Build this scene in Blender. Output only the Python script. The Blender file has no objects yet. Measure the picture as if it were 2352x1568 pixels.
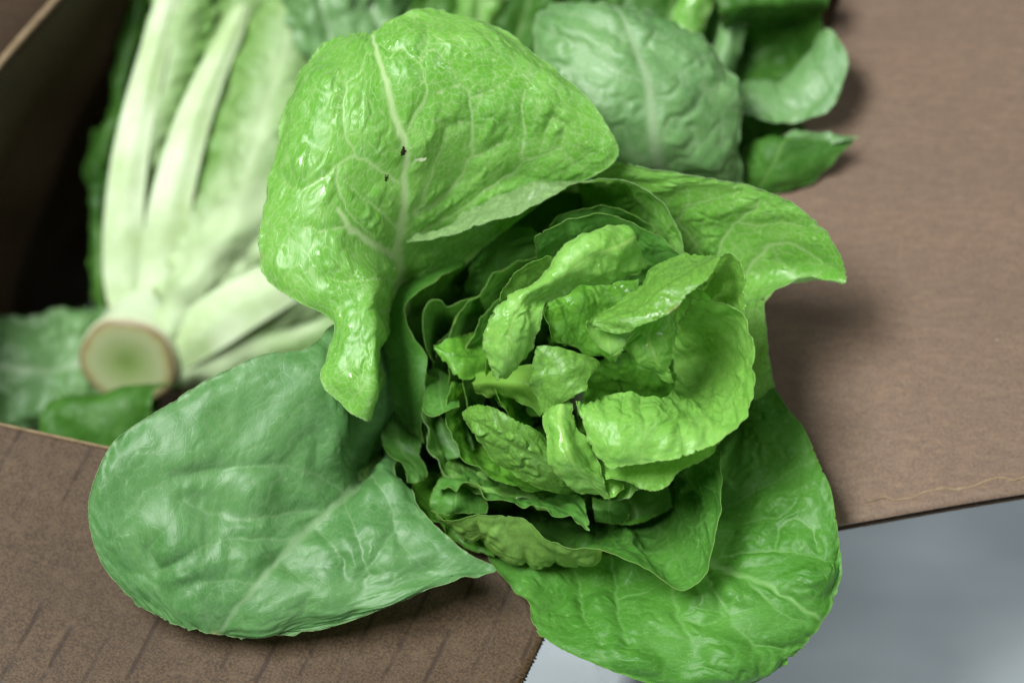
import bpy, math, random
import numpy as np
from mathutils import Vector, Matrix

# ------------------------------------------------------------------ camera, light, exposure
scene = bpy.context.scene
PITCH = math.radians(60.0)            # how steeply the photographer looks down into the box
CM = 0.01
DIST = 100.0                          # cm from the lens to the reference plane (h = 0)
PXCM = 58.8                           # photo pixels (2352 wide) per cm on that plane
CX, CY = 1176.0, 784.0
ORIGIN = np.array([0.0, 0.0, 0.295])  # world point in the middle of the reference plane
RIGHT = np.array([1.0, 0.0, 0.0])
UP = np.array([0.0, math.sin(PITCH), math.cos(PITCH)])
TOW = np.array([0.0, -math.cos(PITCH), math.sin(PITCH)])

cam_data = bpy.data.cameras.new('camera')
cam = bpy.data.objects.new('camera', cam_data)
scene.collection.objects.link(cam)
scene.camera = cam
cam_data.sensor_width = 22.0
cam_data.lens = 22.0 * DIST * PXCM / 2352.0
cam_data.clip_start, cam_data.clip_end = 0.05, 60.0
cam.location = ORIGIN + TOW * DIST * CM
cam.rotation_euler = (math.pi / 2 - PITCH, 0.0, 0.0)
cam_data.dof.use_dof = True
cam_data.dof.focus_distance = (DIST - 1.8) * CM
cam_data.dof.aperture_fstop = 2.5
cam_data.dof.aperture_blades = 7

world = bpy.data.worlds.new('World')
scene.world = world
world.use_nodes = True
world.node_tree.nodes['Background'].inputs['Color'].default_value = (0.80, 0.92, 1.0, 1)
world.node_tree.nodes['Background'].inputs['Strength'].default_value = 0.02


def area_light(name, loc, target, sx, sy, power, col):
    d = bpy.data.lights.new(name, 'AREA')
    d.shape = 'RECTANGLE'
    d.size, d.size_y = sx, sy
    d.energy = power
    d.color = col
    o = bpy.data.objects.new(name, d)
    scene.collection.objects.link(o)
    o.location = loc
    o.rotation_euler = (Vector(target) - Vector(loc)).to_track_quat('-Z', 'Y').to_euler()
    return o


# fluorescent ceiling fittings of the hall: the main one above and behind the box, a weaker one aside
area_light('ceiling_light_main', (-0.98, -0.10, 2.40), (0, 0, 0.3), 1.3, 0.70, 90, (0.95, 1.0, 0.97))
area_light('ceiling_light_side', (1.5, 0.5, 2.3), (0, 0, 0.3), 1.2, 0.30, 13, (0.92, 0.98, 1.0))
area_light('front_fill_light', (0.5, -2.5, 1.25), (0, 0, 0.2), 1.2, 0.60, 12, (0.92, 0.98, 1.0))  # low fill added in front to brighten the white box wall

scene.view_settings.view_transform = 'Standard'
scene.view_settings.look = 'None'
scene.view_settings.gamma = 1.0
scene.view_settings.exposure = 0.47
scene.view_settings.use_curve_mapping = False
scene.cycles.max_bounces = 4
scene.cycles.diffuse_bounces = 2
scene.cycles.glossy_bounces = 2
scene.cycles.transmission_bounces = 4
scene.cycles.use_adaptive_sampling = True
scene.cycles.adaptive_threshold = 0.025

rng = np.random.default_rng(7)


# ------------------------------------------------------------------ helpers
def W(p):
    """(px, py, h) of the photo's picture plane, h in cm towards the lens -> world metres"""
    p = np.asarray(p, float)
    d = DIST - p[..., 2]
    f = DIST * PXCM
    X = (p[..., 0] - CX) / f * d
    Y = -(p[..., 1] - CY) / f * d
    Z = p[..., 2]
    return ORIGIN + (X[..., None] * RIGHT + Y[..., None] * UP + Z[..., None] * TOW) * CM


def on_plane(px, py, z):
    """world point where the line of sight of a photo pixel meets the level z"""
    a = W(np.array([px, py, 0.0]))
    c = ORIGIN + TOW * DIST * CM
    k = (z - c[2]) / (a[2] - c[2])
    return c + (a - c) * k


def link(o, parent=None):
    scene.collection.objects.link(o)
    if parent is not None:
        o.parent = parent
    return o


def empty(name, loc, label=None, cat=None, group=None):
    o = bpy.data.objects.new(name, None)
    o.empty_display_size = 0.02
    o.location = loc
    link(o)
    if label:
        o['label'] = label
    if cat:
        o['category'] = cat
    if group:
        o['group'] = group
    return o


def mesh_obj(name, verts, faces, mat, parent=None, smooth=True, attrs=None):
    me = bpy.data.meshes.new(name)
    v = np.asarray(verts, float)
    if parent is not None:
        pl = parent
        while pl is not None:
            v = v - np.array(pl.location)
            pl = pl.parent
    me.from_pydata(v.tolist(), [], [list(map(int, f)) for f in faces])
    if attrs:
        for k, a in attrs.items():
            at = me.attributes.new(k, 'FLOAT', 'POINT')
            at.data.foreach_set('value', np.asarray(a, np.float32))
    me.polygons.foreach_set('use_smooth', [smooth] * len(me.polygons))
    me.materials.append(mat)
    me.update()
    o = bpy.data.objects.new(name, me)
    return link(o, parent)


class Waves:
    """cheap smooth noise: a sum of random plane waves in n dimensions, about -1..1"""
    def __init__(self, seed, wl, dim=2, n=14):
        r = np.random.default_rng(seed)
        k = r.normal(size=(n, dim))
        k /= np.linalg.norm(k, axis=1)[:, None]
        self.k = k * (2 * math.pi / (wl * r.uniform(0.7, 1.5, n)))[:, None]
        self.ph = r.uniform(0, 2 * math.pi, n)
        self.n = n

    def __call__(self, *xs):
        x = np.stack(xs, -1)
        return np.sin(x @ self.k.T + self.ph).sum(-1) / math.sqrt(self.n * 0.8)


def herm(P, t, s):
    """interpolating spline through P (k, ...) at parameters t, sampled at s"""
    P = np.asarray(P, float)
    t = np.asarray(t, float)
    k = len(t)
    if k == 2:
        w = (s - t[0]) / (t[1] - t[0])
        w = w.reshape((-1,) + (1,) * (P.ndim - 1))
        return P[0] * (1 - w) + P[1] * w
    d = (P[1:] - P[:-1]) / (t[1:] - t[:-1]).reshape((-1,) + (1,) * (P.ndim - 1))
    h = (t[1:] - t[:-1]).reshape((-1,) + (1,) * (P.ndim - 1))
    m = np.empty_like(P)
    m[1:-1] = (d[:-1] * h[1:] + d[1:] * h[:-1]) / (h[1:] + h[:-1])
    m[0] = 1.5 * d[0] - 0.5 * m[1]
    m[-1] = 1.5 * d[-1] - 0.5 * m[-2]
    i = np.clip(np.searchsorted(t, s, side='right') - 1, 0, k - 2)
    sh = (-1,) + (1,) * (P.ndim - 1)
    hh = (t[i + 1] - t[i]).reshape(sh)
    x = ((s - t[i]) / (t[i + 1] - t[i])).reshape(sh)
    return ((2 * x**3 - 3 * x**2 + 1) * P[i] + (x**3 - 2 * x**2 + x) * hh * m[i]
            + (-2 * x**3 + 3 * x**2) * P[i + 1] + (x**3 - x**2) * hh * m[i + 1])


def chord(P):
    q = np.array(P, float) * np.array([1, 1, PXCM])
    d = np.linalg.norm(np.diff(q, axis=0), axis=1) + 1e-3
    return np.concatenate([[0], np.cumsum(np.sqrt(d))])     # centripetal


def seg_dist(px, py, line):
    best = np.full(px.shape, 1e9)
    frac = np.zeros(px.shape)
    L = np.array(line, float)
    seg = np.linalg.norm(np.diff(L, axis=0), axis=1)
    tot, acc = seg.sum(), 0.0
    for a, b, sl in zip(L[:-1], L[1:], seg):
        ab = b - a
        w = np.clip(((px - a[0]) * ab[0] + (py - a[1]) * ab[1]) / (ab @ ab + 1e-9), 0, 1)
        d = np.hypot(px - a[0] - w * ab[0], py - a[1] - w * ab[1])
        m = d < best
        best = np.where(m, d, best)
        frac = np.where(m, (acc + w * sl) / tot, frac)
        acc += sl
    return best, frac


def voronoi_edge(x, y, size, seed):
    """distance to the border between jittered cells, in the units of x"""
    r = np.random.default_rng(seed)
    x0, y0 = x.min() - 2 * size, y.min() - 2 * size
    nx = int((x.max() - x0) / size) + 4
    ny = int((y.max() - y0) / size) + 4
    sx = x0 + (np.arange(nx)[:, None] + r.uniform(0, 1, (nx, ny))) * size
    sy = y0 + (np.arange(ny)[None, :] + r.uniform(0, 1, (nx, ny))) * size
    i = ((x - x0) / size).astype(int)
    j = ((y - y0) / size).astype(int)
    f1 = np.full(x.shape, 1e9)
    f2 = np.full(x.shape, 1e9)
    for di in (-2, -1, 0, 1, 2):
        for dj in (-2, -1, 0, 1, 2):
            a = np.clip(i + di, 0, nx - 1)
            b = np.clip(j + dj, 0, ny - 1)
            d = np.hypot(x - sx[a, b], y - sy[a, b])
            f2 = np.where(d < f1, f1, np.minimum(f2, d))
            f1 = np.minimum(f1, d)
    return (f2 - f1) * 0.5


_seed = [100]


def leaf(parent, rows, mat, mid=None, veins=None, auto='pinnate', vein_w=1.0, spacing=1.5, slope=0.75,
         cell=0.85, pucker=0.10, wave=0.10, ruffle=0.06, rag=0.035, res=0.06, flip=False, pale=None,
         under=False, name='leaf', rim=0.018, crumple=0.0, holes=(), saw=0.0, groove=1.0, tert=0.5, blister=1.0, rest=True):
    """One leaf blade: a spline surface through rows of (px, py, h); blisters between sunken veins."""
    _seed[0] += 1
    seed = _seed[0]
    nr = len(rows)
    # size of the sheet in cm
    wcm = max(chord_len(r) for r in rows) / PXCM
    cols = [chord_len([r[int(round(f * (len(r) - 1)))] for r in rows]) for f in (0, .5, 1)]
    lcm = max(cols) / PXCM
    nu = int(np.clip(wcm / res, 12, 230)) | 1
    nv = int(np.clip(lcm / res, 12, 230))
    us = np.linspace(0, 1, nu)
    R = []
    for r in rows:
        r = np.array(r, float)
        t = chord(r)
        m = len(r) // 2 if mid is None else mid
        if mid == 'none':
            t = t / t[-1]
        else:
            tl, tr = t[:m + 1] / t[m] * 0.5, 0.5 + (t[m:] - t[m]) / (t[-1] - t[m]) * 0.5
            t = np.concatenate([tl, tr[1:]])
        R.append(herm(r, t, us))
    R = np.array(R)
    tv = [0.0]
    for a, b in zip(R[:-1], R[1:]):
        tv.append(tv[-1] + math.sqrt(np.mean(np.linalg.norm((a - b) * [1, 1, PXCM], axis=1)) + 1e-3))
    tv = np.array(tv) / tv[-1]
    vs = np.linspace(0, 1, nv)
    Q = herm(R, tv, vs)                                   # (nv, nu, 3) in photo px / cm
    P = W(Q) * 100.0                                      # cm
    px, py = Q[..., 0], Q[..., 1]
    du = np.gradient(P, axis=1)
    dv = np.gradient(P, axis=0)
    S = np.concatenate([np.zeros((nv, 1)), np.cumsum(np.linalg.norm(np.diff(P, axis=1), axis=2), axis=1)], 1)
    S = S - S[:, nu // 2][:, None]
    T = np.concatenate([np.zeros((1, nu)), np.cumsum(np.linalg.norm(np.diff(P, axis=0), axis=2), axis=0)], 0)
    N = np.cross(du, dv)
    N /= np.linalg.norm(N, axis=2)[..., None] + 1e-12
    if bool(np.mean(N @ TOW) < 0) ^ bool(under) ^ bool(flip):
        N = -N
        rev = True
    else:
        rev = False
    # distance to the free edges
    eL = S - S[:, :1]
    eR = S[:, -1:] - S
    eT = T[-1:, :] - T
    edge = np.minimum(np.minimum(eL, eR), eT)
    n1 = Waves(seed, 2.6)
    n2 = Waves(seed + 5000, 0.8)
    n3 = Waves(seed + 9000, 6.0)
    Tm = T[:, nu // 2][:, None] * np.ones_like(S)
    X2 = S + 0.18 * n2(S, Tm)
    Y2 = Tm * 0.5 + T * 0.5 + 0.18 * n2(Tm + 31, S)
    # vein field: d = distance in cm to a vein, vein = 0..1 colour mask
    vein = np.zeros_like(S)
    dmin = np.full(S.shape, 9.0)
    if veins is not None:
        for line, w in veins:
            d, fr = seg_dist(px + 2.2 * n2(S, Tm), py + 2.2 * n2(Tm, S + 9), line)
            d = d / PXCM
            w = w * (1.3 if w > 0.11 else 0.70)
            ww = w * (1 - 0.6 * fr)
            vein = np.maximum(vein, np.clip(1.25 * np.exp(-(d / ww)**2), 0, 1) * (0.9 if w > 0.15 else 0.62))
            dmin = np.minimum(dmin, np.maximum(d - ww * 0.4, 0))
    if auto == 'pinnate':
        hw = max(0.08, 0.022 * wcm) * vein_w
        dm = np.abs(S)
        tap = np.clip(1.1 - Tm / (Tm.max() + 1e-6), 0.1, 1)
        vein = np.maximum(vein, np.clip(1.3 * np.exp(-(dm / (hw * tap))**2), 0, 1) * 0.9)
        dmin = np.minimum(dmin, np.maximum(dm - hw * tap, 0))
        ph = (Y2 - slope * np.abs(X2)**0.9 + np.where(S > 0, 0.45 * spacing, 0) + 0.25 * n1(S, Tm)) / spacing
        d = np.abs(ph - np.round(ph)) * spacing / math.sqrt(1 + slope**2)
        sw = 0.05 * vein_w * np.clip(1.25 - np.abs(S) / (0.55 * wcm + 1e-6), 0.25, 1.2)
        vein = np.maximum(vein, 0.45 * np.exp(-(d / sw)**2))
        dmin = np.minimum(dmin, d)
    elif auto == 'fan':
        U = np.linspace(-0.5, 0.5, nu)[None, :] * wcm + 0.3 * n1(S, T)
        ph = (U + 0.12 * spacing * T / (T.max() + 1e-6)) / spacing
        d = np.abs(ph - np.round(ph)) * spacing
        vein = np.maximum(vein, 0.42 * np.exp(-(d / (0.04 * vein_w))**2))
        dmin = np.minimum(dmin, d)
    palev = np.zeros_like(S)
    if pale is not None:
        p0, p1, pw = pale
        vv = vs[:, None] + 0.10 * n1(S, Tm)
        palev = np.clip(1 - (vv - p0) / (p1 - p0), 0, 1)
        palev = np.clip(palev + np.exp(-(S / pw)**2) * np.clip(1.25 - vv, 0, 1) * 0.9, 0, 1)
    ve = voronoi_edge(X2, Y2, cell, seed)
    ve2 = voronoi_edge(X2 + 7, Y2 - 3, cell * 0.45, seed + 1)
    vein = np.maximum(vein, tert * 0.8 * np.exp(-(ve / 0.035)**2))
    vein = np.maximum(vein, tert * 0.4 * np.exp(-(ve2 / 0.028)**2))
    amp = pucker * (0.75 + 0.55 * n1(S + 3, Tm - 5))
    fade = np.clip(edge / 0.9, 0.15, 1)
    dome = 1 - np.exp(-(dmin / 0.42)**1.4)
    domc = 1 - np.exp(-(np.minimum(dmin, ve * 1.2) / 0.26)**1.6)
    dome2 = 1 - np.exp(-(ve2 / 0.10)**1.5)
    if pucker > 0:
        amp = np.clip(amp, 0.15 * pucker, None)
    amp = amp * (1 - 0.85 * palev)
    disp = amp * fade * (0.8 * dome * groove + 0.55 * domc * blister + 0.05 * dome2)
    disp = disp + wave * (0.8 * n1(S, Tm) + 0.9 * n3(S, Tm)) * np.clip(edge / 0.5, 0.2, 1)
    ru = np.exp(-edge / 0.55)
    disp = disp + ruffle * ru * (n1(S * 1.7 + 11, T * 1.7) + 0.6 * n2(S, T + 4))
    if crumple > 0:
        c1_, c2_, c3_ = Waves(seed + 301, 1.3), Waves(seed + 302, 1.9), Waves(seed + 303, 0.55)
        disp = disp + crumple * (0.7 * c1_(S, T) + 0.9 * (0.6 - np.abs(c2_(S, T))) + 0.22 * c3_(S, T))
    if saw > 0:
        sw1 = Waves(seed + 305, 0.36)
        disp = disp + saw * np.exp(-edge / 0.22) * sw1(S, T)
    P = P + N * disp[..., None]
    # ragged free edge, in the plane of the sheet
    nrag = Waves(seed + 77, 0.30)
    nrg2 = Waves(seed + 78, 1.6)
    nn = np.abs(nrag(S, T)) * 0.8 + np.clip(nrg2(S, T), 0, 2) * 0.8
    nick = Waves(seed + 79, 0.55)(S * 1.0, T * 1.0)
    nn = nn + np.clip((nick - 1.35) * 4, 0, 1) * 3.0
    tu = du / (np.linalg.norm(du, axis=2)[..., None] + 1e-9)
    tw = dv / (np.linalg.norm(dv, axis=2)[..., None] + 1e-9)
    P = P + tu * (rag * nn * np.exp(-eL / 0.12))[..., None] - tu * (rag * nn * np.exp(-eR / 0.12))[..., None] \
        - tw * (rag * nn * np.exp(-eT / 0.12))[..., None]
    if rest:
        P = rest_on_carton(P)
    idx = np.arange(nv * nu).reshape(nv, nu)
    a, b, c, d = idx[:-1, :-1].ravel(), idx[:-1, 1:].ravel(), idx[1:, 1:].ravel(), idx[1:, :-1].ravel()
    F = np.stack([a, d, c, b] if rev else [a, b, c, d], 1)
    if holes:
        qx = (px[:-1, :-1] + px[1:, 1:]).ravel() / 2 + 2.5 * n2(S * 3, T * 3)[:-1, :-1].ravel()
        qy = (py[:-1, :-1] + py[1:, 1:]).ravel() / 2
        keep = np.ones(len(F), bool)
        for hx, hy, rx, ry in holes:
            keep &= ((qx - hx) / rx)**2 + ((qy - hy) / ry)**2 > 1
        F = F[keep]
    V = P.reshape(-1, 3)
    flat = np.stack([X2 * 0 + S, T, np.zeros_like(S)], -1).reshape(-1, 3) * CM + np.array([seed * 0.37, seed * 0.11, 0])
    at_v, at_p, at_e = vein.ravel(), palev.ravel(), np.exp(-edge / 0.10).ravel()
    # a rolled bead along the free margin gives the sheet its thickness there
    if rim > 0:
        ring = np.concatenate([idx[:, 0], idx[-1, 1:-1], idx[::-1, -1]])
        C = V[ring]
        tan = np.gradient(C, axis=0)
        tan /= np.linalg.norm(tan, axis=1)[:, None] + 1e-9
        nn_ = N.reshape(-1, 3)[ring]
        bi = np.cross(tan, nn_)
        bi /= np.linalg.norm(bi, axis=1)[:, None] + 1e-9
        k = 5
        tube = []
        for q in range(k):
            an = 2 * math.pi * q / k
            tube.append(C + rim * (math.cos(an) * nn_ + math.sin(an) * bi))
        tube = np.array(tube)                              # (k, n, 3)
        n = len(ring)
        base = len(V)
        ti = base + np.arange(k * n).reshape(k, n)
        t2 = np.roll(ti, -1, axis=0)
        F = np.concatenate([F, np.stack([ti[:, :-1].ravel(), ti[:, 1:].ravel(), t2[:, 1:].ravel(), t2[:, :-1].ravel()], 1)])
        V = np.concatenate([V, tube.reshape(-1, 3)])
        at_v = np.concatenate([at_v, np.full(k * n, 0.15)])
        at_p = np.concatenate([at_p, np.tile(at_p[ring], k)])
        at_e = np.concatenate([at_e, np.full(k * n, 1.0)])
        flat = np.concatenate([flat, np.tile(flat[ring], (k, 1))])
    # the sheets tuck under one another, so every mesh is its own grid
    me = bpy.data.meshes.new(name)
    V = V * CM - np.array(parent_offset(parent))
    me.vertices.add(len(V))
    me.vertices.foreach_set('co', V.astype(np.float32).ravel())
    me.loops.add(F.size)
    me.loops.foreach_set('vertex_index', F.astype(np.int32).ravel())
    me.polygons.add(len(F))
    me.polygons.foreach_set('loop_start', np.arange(0, F.size, 4, dtype=np.int32))
    me.polygons.foreach_set('use_smooth', np.ones(len(F), bool))
    for kk, av in (('vein', at_v), ('pale', at_p), ('rimline', at_e)):
        at = me.attributes.new(kk, 'FLOAT', 'POINT')
        at.data.foreach_set('value', av.astype(np.float32))
    at = me.attributes.new('flat', 'FLOAT_VECTOR', 'POINT')
    at.data.foreach_set('vector', flat.astype(np.float32).ravel())
    me.materials.append(mat)
    me.update(calc_edges=True)
    me.validate()
    o = bpy.data.objects.new(name, me)
    return link(o, parent)


def rest_on_carton(P):
    """leaves that hang over the folds lie on the flaps instead of passing through them"""
    for p0, nrm, side, lim in FLAPS:
        q = P * CM - p0
        beyond = q @ side                       # metres past the fold
        gap = q @ nrm
        want = 0.0022 * np.clip(beyond / 0.004, 0, 1)
        low = (beyond > 0) & (gap < want)
        k = np.clip(beyond / 0.010, 0, 1)
        need = np.where(low, (want - gap) * k, 0.0)
        P = P + (need[..., None] * nrm) * 100.0
    return P


FLAPS = []


def chord_len(P):
    q = np.array(P, float) * np.array([1, 1, PXCM])
    return float(np.linalg.norm(np.diff(q, axis=0), axis=1).sum())


def parent_offset(p):
    v = np.zeros(3)
    while p is not None:
        v = v + np.array(p.location)
        p = p.parent
    return v


# ------------------------------------------------------------------ materials
def nodes_of(name):
    m = bpy.data.materials.new(name)
    m.use_nodes = True
    nt = m.node_tree
    nt.nodes.clear()
    return m, nt, nt.nodes, nt.links


def N_(ns, kind, **kw):
    n = ns.new(kind)
    for k, v in kw.items():
        setattr(n, k, v)
    return n


def mixc(ns, ln, fac, a, b):
    n = ns.new('ShaderNodeMix')
    n.data_type = 'RGBA'
    for sock, val in ((n.inputs[0], fac), (n.inputs[6], a), (n.inputs[7], b)):
        if hasattr(val, 'is_linked'):
            ln.new(val, sock)
        elif isinstance(val, (int, float)):
            sock.default_value = val
        else:
            sock.default_value = (*val, 1)
    return n.outputs[2]


def math_(ns, ln, op, a, b=0.0, clamp=False):
    n = ns.new('ShaderNodeMath')
    n.operation = op
    n.use_clamp = clamp
    for sock, val in ((n.inputs[0], a), (n.inputs[1], b)):
        if hasattr(val, 'is_linked'):
            ln.new(val, sock)
        else:
            sock.default_value = val
    return n.outputs[0]


def ramp(ns, ln, src, stops):
    n = ns.new('ShaderNodeValToRGB')
    e = n.color_ramp.elements
    e[0].position, e[0].color = stops[0][0], (*stops[0][1], 1)
    e[1].position, e[1].color = stops[-1][0], (*stops[-1][1], 1)
    for p, c in stops[1:-1]:
        x = e.new(p)
        x.color = (*c, 1)
    ln.new(src, n.inputs[0])
    return n.outputs[0]


def leaf_mat(name, ca, cb, under, veinc, rough=0.38, transl=0.30, spec=0.5, fine=0.35, wet=0.0, bump=0.22, palec=(0.62, 0.70, 0.50)):
    m, nt, ns, ln = nodes_of(name)
    fa = N_(ns, 'ShaderNodeAttribute')
    fa.attribute_name = 'flat'
    co = fa.outputs['Vector']

    def noise(scale, detail=3.0, rgh=0.55):
        n = N_(ns, 'ShaderNodeTexNoise', noise_dimensions='2D')
        n.inputs['Scale'].default_value = scale
        n.inputs['Detail'].default_value = detail
        n.inputs['Roughness'].default_value = rgh
        ln.new(co, n.inputs['Vector'])
        return n.outputs['Fac']

    def attr(a):
        n = N_(ns, 'ShaderNodeAttribute')
        n.attribute_name = a
        return n.outputs['Fac']
    big = noise(28, 3)
    small = noise(420, 2, 0.65)
    # warped fine network of veinlets
    wn = N_(ns, 'ShaderNodeTexNoise', noise_dimensions='2D')
    wn.inputs['Detail'].default_value = 0
    wn.inputs['Scale'].default_value = 160
    ln.new(co, wn.inputs['Vector'])
    add = N_(ns, 'ShaderNodeMixRGB', blend_type='LINEAR_LIGHT')
    add.inputs[0].default_value = 0.0022
    ln.new(co, add.inputs[1])
    ln.new(wn.outputs['Color'], add.inputs[2])
    vo = N_(ns, 'ShaderNodeTexVoronoi', feature='DISTANCE_TO_EDGE', voronoi_dimensions='2D')
    vo.inputs['Scale'].default_value = 330
    ln.new(add.outputs[0], vo.inputs['Vector'])
    net = math_(ns, ln, 'SUBTRACT', 1.0, math_(ns, ln, 'MULTIPLY', vo.outputs['Distance'], 9.0, True), True)
    base = mixc(ns, ln, ramp(ns, ln, big, [(0.35, (0, 0, 0)), (0.68, (1, 1, 1))]), ca, cb)
    base = mixc(ns, ln, math_(ns, ln, 'MULTIPLY', small, 0.22), base, tuple(c * 1.6 for c in cb))
    vn = attr('vein')
    top = mixc(ns, ln, math_(ns, ln, 'MULTIPLY', net, fine * 0.55), base, veinc)
    top = mixc(ns, ln, vn, top, veinc)
    und = mixc(ns, ln, math_(ns, ln, 'MULTIPLY', small, 0.3), under, tuple(c * 0.75 for c in under))
    dkv = tuple(c * 0.48 for c in under)
    und = mixc(ns, ln, math_(ns, ln, 'MULTIPLY', net, fine * 0.7), und, dkv)
    und = mixc(ns, ln, math_(ns, ln, 'MULTIPLY', vn, 0.8), und, dkv)
    geo = N_(ns, 'ShaderNodeNewGeometry')
    col = mixc(ns, ln, geo.outputs['Backfacing'], top, und)
    pl = attr('pale')
    streak = math_(ns, ln, 'MULTIPLY', big, 0.35)
    pcol = mixc(ns, ln, streak, palec, tuple(c * f for c, f in zip(palec, (0.55, 0.8, 0.35))))
    col = mixc(ns, ln, pl, col, pcol)
    rimf = attr('rimline')
    col = mixc(ns, ln, math_(ns, ln, 'MULTIPLY', rimf, 0.16), col, tuple(0.5 * a + 0.5 * b for a, b in zip(veinc, cb)))
    # small dry marks, mostly on the margin
    dn = noise(95, 2)
    dry = math_(ns, ln, 'MULTIPLY', rimf, ramp_fac(ns, ln, dn, 0.66, 0.74), True)
    col = mixc(ns, ln, math_(ns, ln, 'MULTIPLY', dry, 0.45), col, (0.28, 0.20, 0.09))
    sp = noise(260, 1)
    fleck = ramp_fac(ns, ln, sp, 0.745, 0.78)
    col = mixc(ns, ln, math_(ns, ln, 'MULTIPLY', fleck, 0.18), col, tuple(min(1, c * 1.7) for c in veinc))
    bs = N_(ns, 'ShaderNodeBsdfPrincipled')
    ln.new(col, bs.inputs['Base Color'])
    rg = math_(ns, ln, 'ADD', rough - 0.10, math_(ns, ln, 'MULTIPLY', noise(60, 3), 0.22))
    if wet > 0:
        wt = ramp_fac(ns, ln, noise(75, 3), 0.56, 0.64)
        rg = math_(ns, ln, 'SUBTRACT', rg, math_(ns, ln, 'MULTIPLY', wt, wet), True)
    ln.new(rg, bs.inputs['Roughness'])
    bs.inputs['Specular IOR Level'].default_value = spec
    hgt = math_(ns, ln, 'SUBTRACT', math_(ns, ln, 'MULTIPLY', small, 0.25), math_(ns, ln, 'MULTIPLY', net, 0.75))
    bp = N_(ns, 'ShaderNodeBump')
    bp.inputs['Strength'].default_value = bump
    bp.inputs['Distance'].default_value = 0.0006
    ln.new(hgt, bp.inputs['Height'])
    ln.new(bp.outputs[0], bs.inputs['Normal'])
    tr = N_(ns, 'ShaderNodeBsdfTranslucent')
    tcol = mixc(ns, ln, 1.0, col, col)
    hs = N_(ns, 'ShaderNodeHueSaturation')
    hs.inputs['Hue'].default_value = 0.493
    hs.inputs['Saturation'].default_value = 1.05
    hs.inputs['Value'].default_value = 1.55
    ln.new(tcol, hs.inputs['Color'])
    ln.new(hs.outputs[0], tr.inputs['Color'])
    mx = N_(ns, 'ShaderNodeMixShader')
    mx.inputs[0].default_value = transl
    ln.new(bs.outputs[0], mx.inputs[1])
    ln.new(tr.outputs[0], mx.inputs[2])
    out = N_(ns, 'ShaderNodeOutputMaterial')
    ln.new(mx.outputs[0], out.inputs['Surface'])
    return m


def ramp_fac(ns, ln, src, lo, hi):
    n = ns.new('ShaderNodeMapRange')
    n.clamp = True
    n.inputs['From Min'].default_value = lo
    n.inputs['From Max'].default_value = hi
    ln.new(src, n.inputs['Value'])
    return n.outputs['Result']


def solid_mat(name, ca, cb, scale=60, rough=0.6, spec=0.3, bump=0.2, detail=5.0, stretch=(1, 1, 1)):
    m, nt, ns, ln = nodes_of(name)
    tc = N_(ns, 'ShaderNodeTexCoord')
    mp = N_(ns, 'ShaderNodeMapping')
    mp.inputs['Scale'].default_value = stretch
    ln.new(tc.outputs['Object'], mp.inputs['Vector'])
    n = N_(ns, 'ShaderNodeTexNoise')
    n.inputs['Scale'].default_value = scale
    n.inputs['Detail'].default_value = detail
    ln.new(mp.outputs[0], n.inputs['Vector'])
    col = mixc(ns, ln, ramp_fac(ns, ln, n.outputs['Fac'], 0.3, 0.7), ca, cb)
    bs = N_(ns, 'ShaderNodeBsdfPrincipled')
    ln.new(col, bs.inputs['Base Color'])
    bs.inputs['Roughness'].default_value = rough
    bs.inputs['Specular IOR Level'].default_value = spec
    bp = N_(ns, 'ShaderNodeBump')
    bp.inputs['Strength'].default_value = bump
    bp.inputs['Distance'].default_value = 0.0008
    ln.new(n.outputs['Fac'], bp.inputs['Height'])
    ln.new(bp.outputs[0], bs.inputs['Normal'])
    out = N_(ns, 'ShaderNodeOutputMaterial')
    ln.new(bs.outputs[0], out.inputs['Surface'])
    return m


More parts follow.
